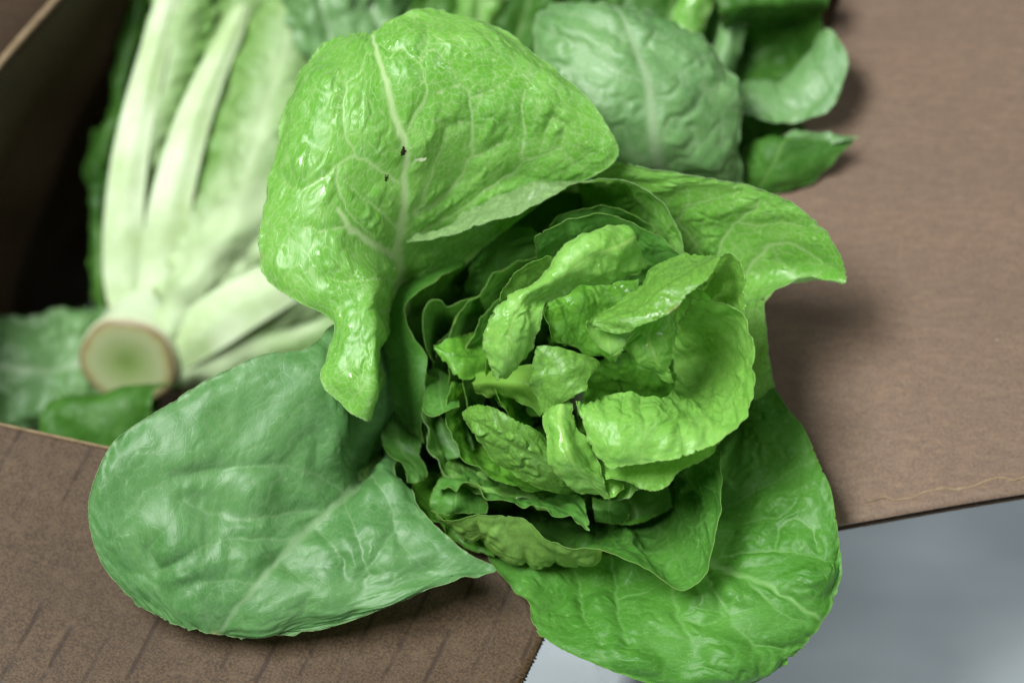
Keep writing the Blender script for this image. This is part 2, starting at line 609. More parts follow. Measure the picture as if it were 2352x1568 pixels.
def board_mat(name, stripes=None, light=1.0, grain=(1, 1, 1), rough=0.55, grey=0.0, flutes=None):
    """brown carton paper: speckled fibres, scuffs; stripes = (point, direction, pitch) of crushed flute lines"""
    m, nt, ns, ln = nodes_of(name)
    geo = N_(ns, 'ShaderNodeNewGeometry')
    pos = geo.outputs['Position']
    mp = N_(ns, 'ShaderNodeMapping')
    mp.inputs['Rotation'].default_value = (0, 0, grain[2])
    mp.inputs['Scale'].default_value = (grain[0], grain[1], 1)
    ln.new(pos, mp.inputs['Vector'])

    def noise(scale, detail, rgh=0.6):
        n = N_(ns, 'ShaderNodeTexNoise')
        n.inputs['Scale'].default_value = scale
        n.inputs['Detail'].default_value = detail
        n.inputs['Roughness'].default_value = rgh
        ln.new(mp.outputs[0], n.inputs['Vector'])
        return n.outputs['Fac']
    a = noise(1100, 2, 0.6)
    b = noise(160, 4)
    c = noise(14, 3)
    k = light
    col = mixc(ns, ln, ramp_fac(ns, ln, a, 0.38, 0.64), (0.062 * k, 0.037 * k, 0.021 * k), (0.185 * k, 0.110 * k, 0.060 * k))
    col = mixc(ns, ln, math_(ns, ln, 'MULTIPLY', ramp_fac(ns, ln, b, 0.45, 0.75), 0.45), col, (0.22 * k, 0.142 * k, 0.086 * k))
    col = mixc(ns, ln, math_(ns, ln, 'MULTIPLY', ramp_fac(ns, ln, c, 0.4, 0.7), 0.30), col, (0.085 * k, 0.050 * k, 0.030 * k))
    if grey > 0:
        col = mixc(ns, ln, grey, col, (0.16 * k, 0.125 * k, 0.118 * k))
    h = math_(ns, ln, 'MULTIPLY', a, 0.5)
    if stripes is not None:
        (ox, oy), (dx, dy), pitch = stripes
        sx = N_(ns, 'ShaderNodeSeparateXYZ')
        ln.new(pos, sx.inputs[0])
        q = math_(ns, ln, 'ADD', math_(ns, ln, 'MULTIPLY', math_(ns, ln, 'SUBTRACT', sx.outputs[0], ox), -dy),
                  math_(ns, ln, 'MULTIPLY', math_(ns, ln, 'SUBTRACT', sx.outputs[1], oy), dx))
        q = math_(ns, ln, 'ADD', q, math_(ns, ln, 'MULTIPLY', math_(ns, ln, 'SUBTRACT', c, 0.5), 0.006))
        fr = math_(ns, ln, 'PINGPONG', math_(ns, ln, 'DIVIDE', q, pitch), 0.5)
        line = math_(ns, ln, 'SUBTRACT', 1.0, ramp_fac(ns, ln, fr, 0.02, 0.085))
        brk = ramp_fac(ns, ln, noise(38, 4), 0.42, 0.58)
        line = math_(ns, ln, 'MULTIPLY', line, brk, True)
        col = mixc(ns, ln, math_(ns, ln, 'MULTIPLY', line, 0.8), col, (0.022, 0.012, 0.008))
        h = math_(ns, ln, 'SUBTRACT', h, math_(ns, ln, 'MULTIPLY', line, 0.8))
    if flutes is not None:
        (dx, dy), pitch = flutes
        sy = N_(ns, 'ShaderNodeSeparateXYZ')
        ln.new(pos, sy.inputs[0])
        qf = math_(ns, ln, 'ADD', math_(ns, ln, 'MULTIPLY', sy.outputs[0], -dy), math_(ns, ln, 'MULTIPLY', sy.outputs[1], dx))
        qf = math_(ns, ln, 'ADD', qf, math_(ns, ln, 'MULTIPLY', math_(ns, ln, 'SUBTRACT', c, 0.5), 0.003))
        sn = math_(ns, ln, 'SINE', math_(ns, ln, 'MULTIPLY', qf, 2 * math.pi / pitch))
        h = math_(ns, ln, 'ADD', h, math_(ns, ln, 'MULTIPLY', math_(ns, ln, 'MULTIPLY', sn, b), 0.22))
        # rubbed streaks where the flute crests were scuffed
        rub = math_(ns, ln, 'MULTIPLY', ramp_fac(ns, ln, sn, 0.4, 1.0), ramp_fac(ns, ln, noise(30, 4), 0.50, 0.68), True)
        col = mixc(ns, ln, math_(ns, ln, 'MULTIPLY', rub, 0.07), col, (0.26 * k, 0.19 * k, 0.14 * k))
    wn = noise(170, 1)
    white = ramp_fac(ns, ln, wn, 0.80, 0.83)
    col = mixc(ns, ln, math_(ns, ln, 'MULTIPLY', white, 0.6), col, (0.5, 0.45, 0.40))
    bs = N_(ns, 'ShaderNodeBsdfPrincipled')
    ln.new(col, bs.inputs['Base Color'])
    bs.inputs['Roughness'].default_value = rough
    bs.inputs['Specular IOR Level'].default_value = 0.18
    bp = N_(ns, 'ShaderNodeBump')
    bp.inputs['Strength'].default_value = 0.35
    bp.inputs['Distance'].default_value = 0.0006
    ln.new(h, bp.inputs['Height'])
    ln.new(bp.outputs[0], bs.inputs['Normal'])
    out = N_(ns, 'ShaderNodeOutputMaterial')
    ln.new(bs.outputs[0], out.inputs['Surface'])
    return m


M_outer = leaf_mat('outer_leaf_green', (0.102, 0.305, 0.030), (0.155, 0.372, 0.054), (0.23, 0.37, 0.14), (0.42, 0.57, 0.26), rough=0.38, transl=0.32, spec=0.45, wet=0.30, bump=0.14, fine=0.6)
M_lower = leaf_mat('waxy_leaf_green', (0.050, 0.155, 0.036), (0.084, 0.205, 0.060), (0.19, 0.31, 0.11), (0.16, 0.275, 0.12), rough=0.46, transl=0.22, spec=0.42, bump=0.12, fine=0.45)
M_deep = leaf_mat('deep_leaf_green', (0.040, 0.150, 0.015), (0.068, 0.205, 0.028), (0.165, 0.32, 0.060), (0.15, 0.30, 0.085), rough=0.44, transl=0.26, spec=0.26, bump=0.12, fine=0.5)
M_heart = leaf_mat('heart_leaf_yellow_green', (0.128, 0.340, 0.042), (0.190, 0.410, 0.080), (0.22, 0.40, 0.09), (0.31, 0.52, 0.12), rough=0.40, transl=0.32, wet=0.34, fine=0.50, spec=0.38, bump=0.16)
M_heart_under = leaf_mat('heart_leaf_underside', (0.100, 0.290, 0.024), (0.150, 0.350, 0.045), (0.150, 0.335, 0.050), (0.055, 0.190, 0.016), rough=0.40, transl=0.28, fine=0.75, wet=0.30, spec=0.34, palec=(0.19, 0.36, 0.06), bump=0.16)
M_inner = leaf_mat('inner_leaf_shade_green', (0.045, 0.175, 0.010), (0.075, 0.230, 0.018), (0.10, 0.24, 0.03), (0.13, 0.28, 0.05), rough=0.38, transl=0.24, spec=0.3)  # dark green puts the shade of the heart's crevices into the colour
M_far = leaf_mat('far_leaf_grey_green', (0.070, 0.185, 0.048), (0.128, 0.265, 0.085), (0.21, 0.32, 0.15), (0.26, 0.37, 0.20), rough=0.42, transl=0.2, spec=0.45)
M_farbright = leaf_mat('far_leaf_yellow_green', (0.085, 0.215, 0.032), (0.160, 0.305, 0.072), (0.22, 0.34, 0.12), (0.33, 0.44, 0.20), rough=0.45, transl=0.22, spec=0.3, palec=(0.50, 0.59, 0.37))
M_fardark = leaf_mat('far_leaf_dark_green', (0.018, 0.078, 0.007), (0.042, 0.138, 0.014), (0.10, 0.20, 0.05), (0.11, 0.22, 0.05), rough=0.45, transl=0.2, spec=0.25)
M_rib = leaf_mat('white_rib', (0.31, 0.42, 0.18), (0.52, 0.60, 0.40), (0.51, 0.59, 0.40), (0.58, 0.64, 0.46), rough=0.45, transl=0.12, fine=0.1, bump=0.10, spec=0.25)

# ------------------------------------------------------------------ the setting: floor
M_floor = solid_mat('concrete_floor', (0.44, 0.49, 0.52), (0.68, 0.73, 0.76), scale=5.5, rough=0.45, spec=0.4, bump=0.05, detail=3, stretch=(1.0, 2.6, 1))
floor = mesh_obj('floor', [(-5, -5, 0), (5, -5, 0), (5, 5, 0), (-5, 5, 0)], [(0, 1, 2, 3)], M_floor, smooth=False)
floor['kind'] = 'structure'
floor['label'] = 'grey concrete floor far below the box'

# ------------------------------------------------------------------ the carton
ZF = 0.232                              # level of the fold lines
A = on_plane(1400, 1285, ZF)           # near right corner
FL = on_plane(-400, 890, ZF)           # near left corner
R1 = on_plane(1930, 0, ZF)
rdir = (R1 - A) / np.linalg.norm(R1 - A)
BR = A + rdir * 0.40                   # far right corner
left_line = [FL, on_plane(0, 150, ZF), on_plane(140, -10, ZF), on_plane(430, -330, ZF)]
BL = left_line[-1]
fdir = (A - FL) / np.linalg.norm(A - FL)
serr_dir = on_plane(1212, 1568, ZF) - on_plane(1258, 1472, ZF)
serr_dir /= np.linalg.norm(serr_dir)

M_board = board_mat('brown_carton_paper_shade', light=0.32, grain=(1, 2.2, 0.3))  # brown darkened to carry the shade on the inner walls
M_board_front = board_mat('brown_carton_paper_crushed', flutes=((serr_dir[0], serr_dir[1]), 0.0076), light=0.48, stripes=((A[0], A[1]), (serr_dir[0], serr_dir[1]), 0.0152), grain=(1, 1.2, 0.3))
M_board_right = board_mat('scuffed_carton_paper_sheen', flutes=((rdir[1], -rdir[0]), 0.0076), light=1.05, grey=0.30, grain=(0.8, 2.6, 0.45), rough=0.48)  # paler, greyer copy of the paper: grazing sheen put into its colour
M_white = solid_mat('white_carton_print', (0.84, 0.86, 0.88), (0.88, 0.89, 0.90), scale=20, rough=0.5, bump=0.05)
M_flute = solid_mat('raw_fluting_paper', (0.045, 0.028, 0.018), (0.09, 0.058, 0.038), scale=300, rough=0.9, spec=0.1)
M_crease = solid_mat('worn_crease_paper', (0.16, 0.11, 0.065), (0.25, 0.18, 0.11), scale=240, rough=0.9, spec=0.1)

box = empty('cardboard_box', ((A + FL + BR + BL) / 4 * [1, 1, 0]).tolist(),
            'open brown cardboard box with white outside, packed with lettuce', 'box')


def polyline(pts, s):
    pts = np.array(pts)
    d = np.concatenate([[0], np.cumsum(np.linalg.norm(np.diff(pts, axis=0), axis=1))])
    return herm(pts, d / d[-1], s)


def grid_faces(nv, nu, off=0):
    idx = off + np.arange(nv * nu).reshape(nv, nu)
    return np.stack([idx[:-1, :-1].ravel(), idx[:-1, 1:].ravel(), idx[1:, 1:].ravel(), idx[1:, :-1].ravel()], 1)


def solid(o, t, off=-1.0):
    md = o.modifiers.new('thickness', 'SOLIDIFY')
    md.thickness = t
    md.offset = off
    return o


def wall(top_pts, centre, seed, n=40, m=24):
    s = np.linspace(0, 1, n)
    top = polyline(top_pts, s)
    wv = Waves(seed, 0.25)
    P = np.zeros((m, n, 3))
    t = np.linspace(0, 1, m)
    for j in range(m):
        P[j] = top
        P[j, :, 2] = ZF * (1 - t[j]) + 0.0045 * t[j]
    out = np.gradient(top, axis=0)
    out = np.stack([out[:, 1], -out[:, 0], np.zeros(n)], 1)
    out /= np.linalg.norm(out, axis=1)[:, None]
    if ((top.mean(0) - centre) @ out.mean(0)) < 0:
        out = -out
    g = np.sin(np.pi * t)[:, None] * 0.003 * wv(s[None, :] * np.ones((m, 1)), t[:, None] * np.ones((1, n)))
    P = P + out[None] * g[..., None]
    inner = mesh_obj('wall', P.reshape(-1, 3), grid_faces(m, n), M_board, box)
    solid(inner, 0.0012, 0)
    Q = P + out[None] * 0.0042
    tn_ = (top[-1] - top[0]) / np.linalg.norm(top[-1] - top[0])
    Q[:, 0] -= tn_ * 0.0044
    Q[:, -1] += tn_ * 0.0044
    Q[:, :, 2] = np.minimum(Q[:, :, 2], ZF - 0.0065)
    Q[0, :, 2] = ZF - 0.0060
    outer = mesh_obj('outer_facing', Q.reshape(-1, 3), grid_faces(m, n), M_white, inner)
    solid(outer, 0.0008, 0)
    return inner


ctr = (A + FL + BR + BL) / 4
wall([FL, A], ctr, 11)
wall([A, BR], ctr, 12)
wall([BR, BL], ctr, 13)
wall(left_line[::-1], ctr, 14)
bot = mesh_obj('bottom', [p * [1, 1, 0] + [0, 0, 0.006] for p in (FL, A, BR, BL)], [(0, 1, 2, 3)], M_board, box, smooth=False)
solid(bot, 0.004, -1)


def flap(p00, p10, p11, p01, mat, seed, nu=60, nv=24, warp=0.0015, teeth=None, droop=0.0, label=None, flutes_u=True):
    """p00-p10 is the fold, p01-p11 the free edge; two paper faces with fluting between them"""
    u = np.linspace(0, 1, nu)
    v = np.linspace(0, 1, nv)
    p00, p10, p11, p01 = map(np.array, (p00, p10, p11, p01))
    U, V = np.meshgrid(u, v)
    P = ((1 - U) * (1 - V))[..., None] * p00 + (U * (1 - V))[..., None] * p10 + (U * V)[..., None] * p11 + ((1 - U) * V)[..., None] * p01
    nrm = np.cross(p10 - p00, p01 - p00)
    nrm /= np.linalg.norm(nrm)
    if nrm[2] < 0:
        nrm = -nrm
    wv = Waves(seed, 0.30)
    wv2 = Waves(seed + 1, 0.07)
    P = P + nrm * ((warp * wv(P[..., 0], P[..., 1]) + 0.12 * warp * wv2(P[..., 0], P[..., 1])) * np.minimum(1, V * 4) - droop * V**2)[..., None]
    if teeth:
        pitch, depth = teeth
        ud = (p10 - p00) / np.linalg.norm(p10 - p00)
        Lr = np.linalg.norm(p11 - p10)
        ph = (v * Lr / pitch) % 1.0
        rr = np.random.default_rng(seed)
        tri = np.abs(ph - 0.5) * 2
        P[:, -1] += ud * (depth * (tri - 0.5) * rr.uniform(0.6, 1.25, nv))[:, None]
    th = 0.0042
    top = mesh_obj('flap', P.reshape(-1, 3), grid_faces(nv, nu), mat, box)
    solid(top, 0.0006, 0)
    if label:
        top['label'] = label
    lowr = mesh_obj('outer_facing', (P - nrm * th).reshape(-1, 3), grid_faces(nv, nu), M_board, top)
    solid(lowr, 0.0006, 0)
    # fluting: waves across the fold direction, flutes run out from the fold
    wl = np.linalg.norm(p10 - p00)
    k = int(wl / 0.0009)
    uu = np.linspace(0.004, 0.994, k)
    vv = np.linspace(0.004, 0.994, 10)
    UU, VV = np.meshgrid(uu, vv)
    F = ((1 - UU) * (1 - VV))[..., None] * p00 + (UU * (1 - VV))[..., None] * p10 + (UU * VV)[..., None] * p11 + ((1 - UU) * VV)[..., None] * p01
    F = F + nrm * ((warp * wv(F[..., 0], F[..., 1])) * np.minimum(1, VV * 4) - droop * VV**2 - th / 2 + 0.0015 * np.sin(UU * wl / 0.0072 * 2 * math.pi))[..., None]
    mesh_obj('fluting', F.reshape(-1, 3), grid_faces(10, k), M_flute, top)
    return top


def tube(name, pts, rad, mat, parent, k=8, n=60):
    s = np.linspace(0, 1, n)
    C = polyline(pts, s)
    tan = np.gradient(C, axis=0)
    tan /= np.linalg.norm(tan, axis=1)[:, None]
    up = np.array([0, 0.2, 1.0])
    b1 = np.cross(tan, up)
    b1 /= np.linalg.norm(b1, axis=1)[:, None]
    b2 = np.cross(b1, tan)
    V = []
    rr = np.broadcast_to(rad, (n,)) if np.ndim(rad) else np.full(n, rad)
    for q in range(k):
        an = 2 * math.pi * q / k
        V.append(C + rr[:, None] * (math.cos(an) * b1 + math.sin(an) * b2))
    V = np.array(V).transpose(1, 0, 2).reshape(-1, 3)
    F = []
    for i in range(n - 1):
        for q in range(k):
            F.append((i * k + q, i * k + (q + 1) % k, (i + 1) * k + (q + 1) % k, (i + 1) * k + q))
    return mesh_obj(name, V, F, mat, parent)


# front flap, folded out towards the viewer: the saw-cut end is on its right
fw = 0.113
pS = A - fdir * 0.0112
f11 = pS + serr_dir * 0.128 + [0, 0, -0.004]
f01 = FL + serr_dir * 0.118 + [0, 0, -0.004]
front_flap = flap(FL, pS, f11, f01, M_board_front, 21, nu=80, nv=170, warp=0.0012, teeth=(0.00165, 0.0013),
                  label='brown front flap with crushed flute lines and saw-toothed end')
tube('worn_crease', [FL + [0, 0.0006, 0.0004], (FL + A) / 2 + [0, 0.0006, 0.0004], A + [0, 0.0006, 0.0004]], 0.0006, M_crease, front_flap)

# right flap, raised a little; its near cut edge shows the hollow between the two papers
rp = on_plane(2352, 1140, ZF + 0.014)
rd = rp - A
r_far = A + rd * 1.22
r_far2 = r_far + rdir * 0.40
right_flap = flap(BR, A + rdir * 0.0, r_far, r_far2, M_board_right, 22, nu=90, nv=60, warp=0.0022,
                  label='scuffed brown flap folded out to the right, greyed by painted sheen')
# a torn line in its top paper near the cut edge
tp = []
rg = np.random.default_rng(4)
for i, f in enumerate(np.linspace(0.60, 1.15, 24)):
    q = A + rd * f + rdir * (0.0085 + 0.0012 * math.sin(i * 1.1) + rg.uniform(-0.0006, 0.0006))
    tp.append(q)
tear_pts = np.array(tp)


def lay_ribbon(name, pts, width, mat, parent, surf, lift):
    """a thin raised strip lying on a flap"""
    nrm = np.cross(rd, rdir)
    nrm /= np.linalg.norm(nrm)
    if nrm[2] < 0:
        nrm = -nrm
    wv = Waves(22, 0.30)
    V = []
    n = len(pts)
    t = np.gradient(pts, axis=0)
    t /= np.linalg.norm(t, axis=1)[:, None]
    b = np.cross(nrm, t)
    lenr = np.linalg.norm(rd) * 1.22
    for i, p in enumerate(pts):
        vv = np.dot(p - A, rd) / np.dot(rd, rd) / 1.22
        base = p + nrm * (0.0022 * float(wv(np.array([p[0]]), np.array([p[1]]))[0]) * min(1, vv * 4) + lift)
        w = width * (0.4 + 0.6 * math.sin(math.pi * (i + 0.5) / n)) * rg.uniform(0.6, 1.3)
        V += [base - b[i] * w, base + nrm * 0.0003, base + b[i] * w]
    F = []
    for i in range(n - 1):
        F += [(3 * i, 3 * i + 1, 3 * i + 4, 3 * i + 3), (3 * i + 1, 3 * i + 2, 3 * i + 5, 3 * i + 4)]
    return mesh_obj(name, V, F, mat, parent)


lay_ribbon('paper_tear', polyline(tear_pts, np.linspace(0, 1, 90)), 0.00045, M_crease, right_flap, None, 0.0006)

# left flap folded outwards, its worn crease is paler
lf = np.array([left_line[0], left_line[-1]])
lout = np.array([-rdir[1], rdir[0], 0.0])
ln_pts = polyline(left_line, np.linspace(0, 1, 40))
P = np.array([ln_pts, ln_pts + lout * 0.06 + [0, 0, -0.004], ln_pts + lout * 0.26 + [0, 0, -0.02]])
lfl = mesh_obj('flap', P.reshape(-1, 3), grid_faces(3, 40), M_board, box)
solid(lfl, 0.0042, -1)
tube('worn_crease', [p + [0, 0, 0.001] for p in left_line], 0.0016, M_crease, lfl)

# resting surfaces for the leaves: (point on the fold, surface normal, direction out over the flap)
nr_ = np.cross(rdir, rd)
nr_ = nr_ / np.linalg.norm(nr_) * (1 if nr_[2] > 0 else -1)
so_ = np.array([rdir[1], -rdir[0], 0.0])
FLAPS.append((A, nr_, so_, 0.3))
nf_ = np.cross(fdir, f11 - A)
nf_ = nf_ / np.linalg.norm(nf_) * (1 if nf_[2] > 0 else -1)
sf_ = np.array([fdir[1], -fdir[0], 0.0])
FLAPS.append((A, nf_, sf_, 0.13))

# ------------------------------------------------------------------ the lettuce standing in front
STEM = np.array([1335.0, 890.0, -30.0])
sroot = W(STEM)
sroot[2] = 0.0105
lettuce = empty('lettuce_head', sroot.tolist(),
                'large open romaine lettuce head with bright green leaves, standing foremost in the box', 'lettuce')


def tapered(name, pts, radii, mat, parent, k=20, n=40, attrs=None):
    pts = np.array(pts)
    s = np.linspace(0, 1, n)
    d = np.concatenate([[0], np.cumsum(np.linalg.norm(np.diff(pts, axis=0), axis=1))])
    rad = np.interp(s, d / d[-1], radii)
    C = polyline(pts, s)
    tan = np.gradient(C, axis=0)
    tan /= np.linalg.norm(tan, axis=1)[:, None]
    b1 = np.cross(tan, np.array([0.31, 0.9, 0.2]))
    b1 /= np.linalg.norm(b1, axis=1)[:, None]
    b2 = np.cross(b1, tan)
    V = []
    for i in range(n):
        for q in range(k):
            an = 2 * math.pi * q / k
            rr = rad[i] * (1 + 0.05 * math.sin(3 * an + i * 0.2) + 0.03 * math.sin(7 * an))
            V.append(C[i] + rr * (math.cos(an) * b1[i] + math.sin(an) * b2[i]))
    F = [(i * k + q, i * k + (q + 1) % k, (i + 1) * k + (q + 1) % k, (i + 1) * k + q) for i in range(n - 1) for q in range(k)]
    V += [C[0], C[-1]]
    F += [(q, n * k, (q + 1) % k) for q in range(k)] + [((n - 1) * k + q, (n - 1) * k + (q + 1) % k, n * k + 1) for q in range(k)]
    return mesh_obj(name, V, F, mat, parent)


M_stem = solid_mat('pale_stem', (0.42, 0.50, 0.28), (0.55, 0.60, 0.40), scale=90, rough=0.5, bump=0.15)
tapered('stem', [sroot, W(np.array([1335, 890, -22])), W(np.array([1335, 890, -11]))], [0.019, 0.021, 0.010], M_stem, lettuce)


def rooted(rows, hs=(-20, -11), ks=(0.12, 0.42)):
    """continue a leaf down to the stem it grows from"""
    r0 = np.array(rows[0], float)
    st = np.array([1335.0, 890.0, 0.0])
    c = r0.mean(0)
    out = []
    for h, k in zip(hs, ks):
        q = r0.copy()
        ctr_ = st + (c - st) * k * 1.2
        q[:, :2] = ctr_[:2] + (r0[:, :2] - c[:2]) * k
        q[:, 2] = h + (r0[:, 2] - c[2]) * k * 0.5
        out.append(q.tolist())
    return out + [list(r) for r in rows]


# --- big outer leaf, upper left
hero_veins = [
    ([(928, 715), (918, 610), (916, 560), (925, 480), (936, 350)], 0.20),
    ([(930, 335), (912, 290), (895, 230), (875, 150), (856, 85)], 0.13),
    ([(914, 592), (880, 575), (840, 550), (800, 520), (775, 480)], 0.14),
    ([(800, 520), (730, 530), (690, 520)], 0.05),
    ([(914, 530), (880, 490), (830, 450), (780, 405)], 0.06),
    ([(916, 420), (885, 400), (850, 375), (815, 355), (778, 378), (776, 430), (800, 490), (850, 540)], 0.10),
    ([(815, 355), (800, 330), (790, 270), (790, 220), (800, 190), (825, 170), (840, 120), (865, 125)], 0.05),
    ([(778, 378), (735, 410), (690, 440), (650, 420)], 0.05),
    ([(945, 490), (985, 470), (1030, 440), (1065, 400), (1082, 360), (1084, 290), (1080, 220), (1060, 197), (1020, 203), (980, 220)], 0.10),
    ([(942, 492), (965, 450), (1000, 390), (1015, 340), (1028, 290), (1060, 285), (1085, 280)], 0.06),
    ([(935, 300), (950, 270), (975, 230), (980, 210), (965, 150), (955, 140), (920, 112), (890, 118), (865, 100)], 0.07),
    ([(965, 145), (985, 120), (1000, 115), (1035, 150), (1050, 190)], 0.04),
    ([(965, 140), (985, 90), (982, 50)], 0.04),
    ([(945, 540), (1010, 505), (1060, 480), (1110, 440), (1180, 400), (1200, 370), (1203, 290), (1198, 235), (1215, 190), (1245, 148)], 0.07),
    ([(1082, 365), (1130, 340), (1160, 320)], 0.045),
    ([(1200, 370), (1260, 350), (1290, 340), (1300, 290), (1270, 270), (1255, 300), (1240, 340)], 0.045),
    ([(1290, 345), (1320, 375), (1370, 350)], 0.04),
    ([(1080, 222), (1130, 210), (1170, 180), (1190, 150)], 0.04),
    ([(945, 555), (1030, 520), (1100, 490), (1160, 455)], 0.05),
    ([(912, 640), (870, 645), (800, 650), (750, 640)], 0.05),
    ([(925, 680), (895, 715), (872, 716)], 0.07),
]
hero = [
    [(843, 968, 1.0), (856, 900, 1.3), (864, 810, 1.0), (878, 760, -2.4), (930, 730, -6.5), (965, 700, -6.8), (1000, 670, -6.8), (1040, 640, -6.5)],
    [(790, 935, 1.0), (830, 840, 1.3), (860, 745, 0.9), (880, 712, -2.0), (926, 690, -5.6), (970, 660, -6), (1020, 630, -6), (1070, 610, -5.5)],
    [(735, 868, 0.9), (800, 790, 1.2), (855, 700, 0.7), (882, 674, -1.8), (921, 655, -4.8), (975, 630, -5.2), (1040, 600, -5.2), (1100, 580, -4.8)],
    [(767, 750, 0.4), (800, 715, 0.6), (850, 665, 0.4), (885, 640, -1.8), (918, 622, -4.0), (980, 600, -4.6), (1060, 565, -4.6), (1150, 540, -4.2)],
    [(690, 695, 0.2), (750, 665, 0.6), (820, 625, 0.1), (870, 605, -1.4), (916, 588, -3.2), (990, 565, -4.0), (1100, 525, -4.0), (1210, 490, -3.6)],
    [(612, 640, -0.3), (690, 600, 0.4), (780, 570, 0.3), (850, 555, -0.9), (916, 552, -2.5), (1010, 515, -3.4), (1140, 465, -3.4), (1290, 440, -3.0)],
    [(596, 560, -0.5), (670, 525, 0.3), (770, 500, 0.3), (850, 500, -0.6), (922, 490, -1.7), (1020, 450, -2.8), (1180, 410, -2.8), (1370, 400, -2.4)],
    [(605, 470, -0.6), (680, 445, 0.3), (770, 430, 0.4), (850, 425, -0.3), (930, 420, -1.0), (1040, 380, -2.0), (1220, 345, -2.0), (1419, 360, -1.9)],
    [(628, 372, -0.8), (690, 350, 0.1), (770, 350, 0.4), (850, 350, 0.1), (934, 345, -0.5), (1050, 300, -1.2), (1210, 270, -1.4), (1409, 312, -1.7)],
    [(642, 290, -1.1), (700, 280, -0.1), (770, 280, 0.3), (840, 275, 0.2), (912, 275, -0.2), (1030, 220, -0.7), (1180, 190, -1.0), (1345, 220, -1.7)],
    [(668, 215, -1.5), (715, 205, -0.5), (775, 205, 0.0), (830, 200, 0.0), (890, 195, -0.1), (1000, 140, -0.5), (1130, 120, -1.0), (1262, 152, -1.8)],
    [(705, 143, -1.9), (745, 140, -1.1), (790, 140, -0.6), (830, 138, -0.5), (870, 130, -0.6), (960, 85, -0.8), (1060, 72, -1.3), (1160, 73, -2.0)],
    [(760, 90, -2.3), (790, 84, -2.0), (820, 78, -1.8), (840, 76, -1.7), (858, 74, -1.6), (910, 38, -1.7), (965, 20, -1.9), (1050, 34, -2.2)],
]
hero_root = [
    [(1255, 905, -20), (1258, 893, -20), (1262, 880, -20), (1268, 868, -20), (1278, 856, -20), (1290, 848, -20), (1302, 842, -20), (1315, 838, -20)],
    [(872, 915, -3.0), (873, 862, -3.2), (875, 806, -4.0), (898, 775, -6.5), (955, 770, -9.0), (1000, 735, -9.2), (1040, 710, -9.2), (1075, 690, -9.0)]]
leaf(lettuce, hero_root + hero, M_outer, mid=4, veins=hero_veins, auto='none', cell=0.95, pucker=0.18, blister=0.8, wave=0.06, ruffle=0.05, tert=0.32, res=0.055,
     holes=((927, 347, 7, 11), (965, 366, 14, 4), (889, 410, 4, 7)))

# --- big outer leaf, lower left
low_veins = [
    ([(815, 1115), (770, 1160), (720, 1205), (680, 1240), (640, 1285), (590, 1340), (545, 1395), (510, 1445)], 0.17),
    ([(750, 1180), (700, 1170), (630, 1185), (560, 1190), (480, 1180), (420, 1150)], 0.10),
    ([(680, 1240), (600, 1235), (520, 1240), (460, 1260), (400, 1295), (360, 1310)], 0.07),
    ([(790, 1130), (730, 1090), (650, 1070), (560, 1070), (480, 1080), (400, 1100)], 0.07),
    ([(590, 1340), (520, 1330), (450, 1340), (400, 1360)], 0.05),
    ([(780, 1150), (810, 1200), (830, 1260), (845, 1320), (830, 1350), (810, 1410)], 0.05),
    ([(850, 1090), (885, 1130), (905, 1180), (905, 1220), (930, 1260), (975, 1300)], 0.06),
    ([(905, 1225), (870, 1270), (840, 1310)], 0.04),
    ([(640, 1285), (690, 1330), (720, 1350), (700, 1400)], 0.045),
    ([(720, 1205), (760, 1250), (790, 1280), (790, 1320)], 0.04),
    ([(905, 1150), (950, 1155), (965, 1190), (985, 1210)], 0.035),
    ([(360, 1310), (340, 1260), (380, 1220), (400, 1190)], 0.04),
]
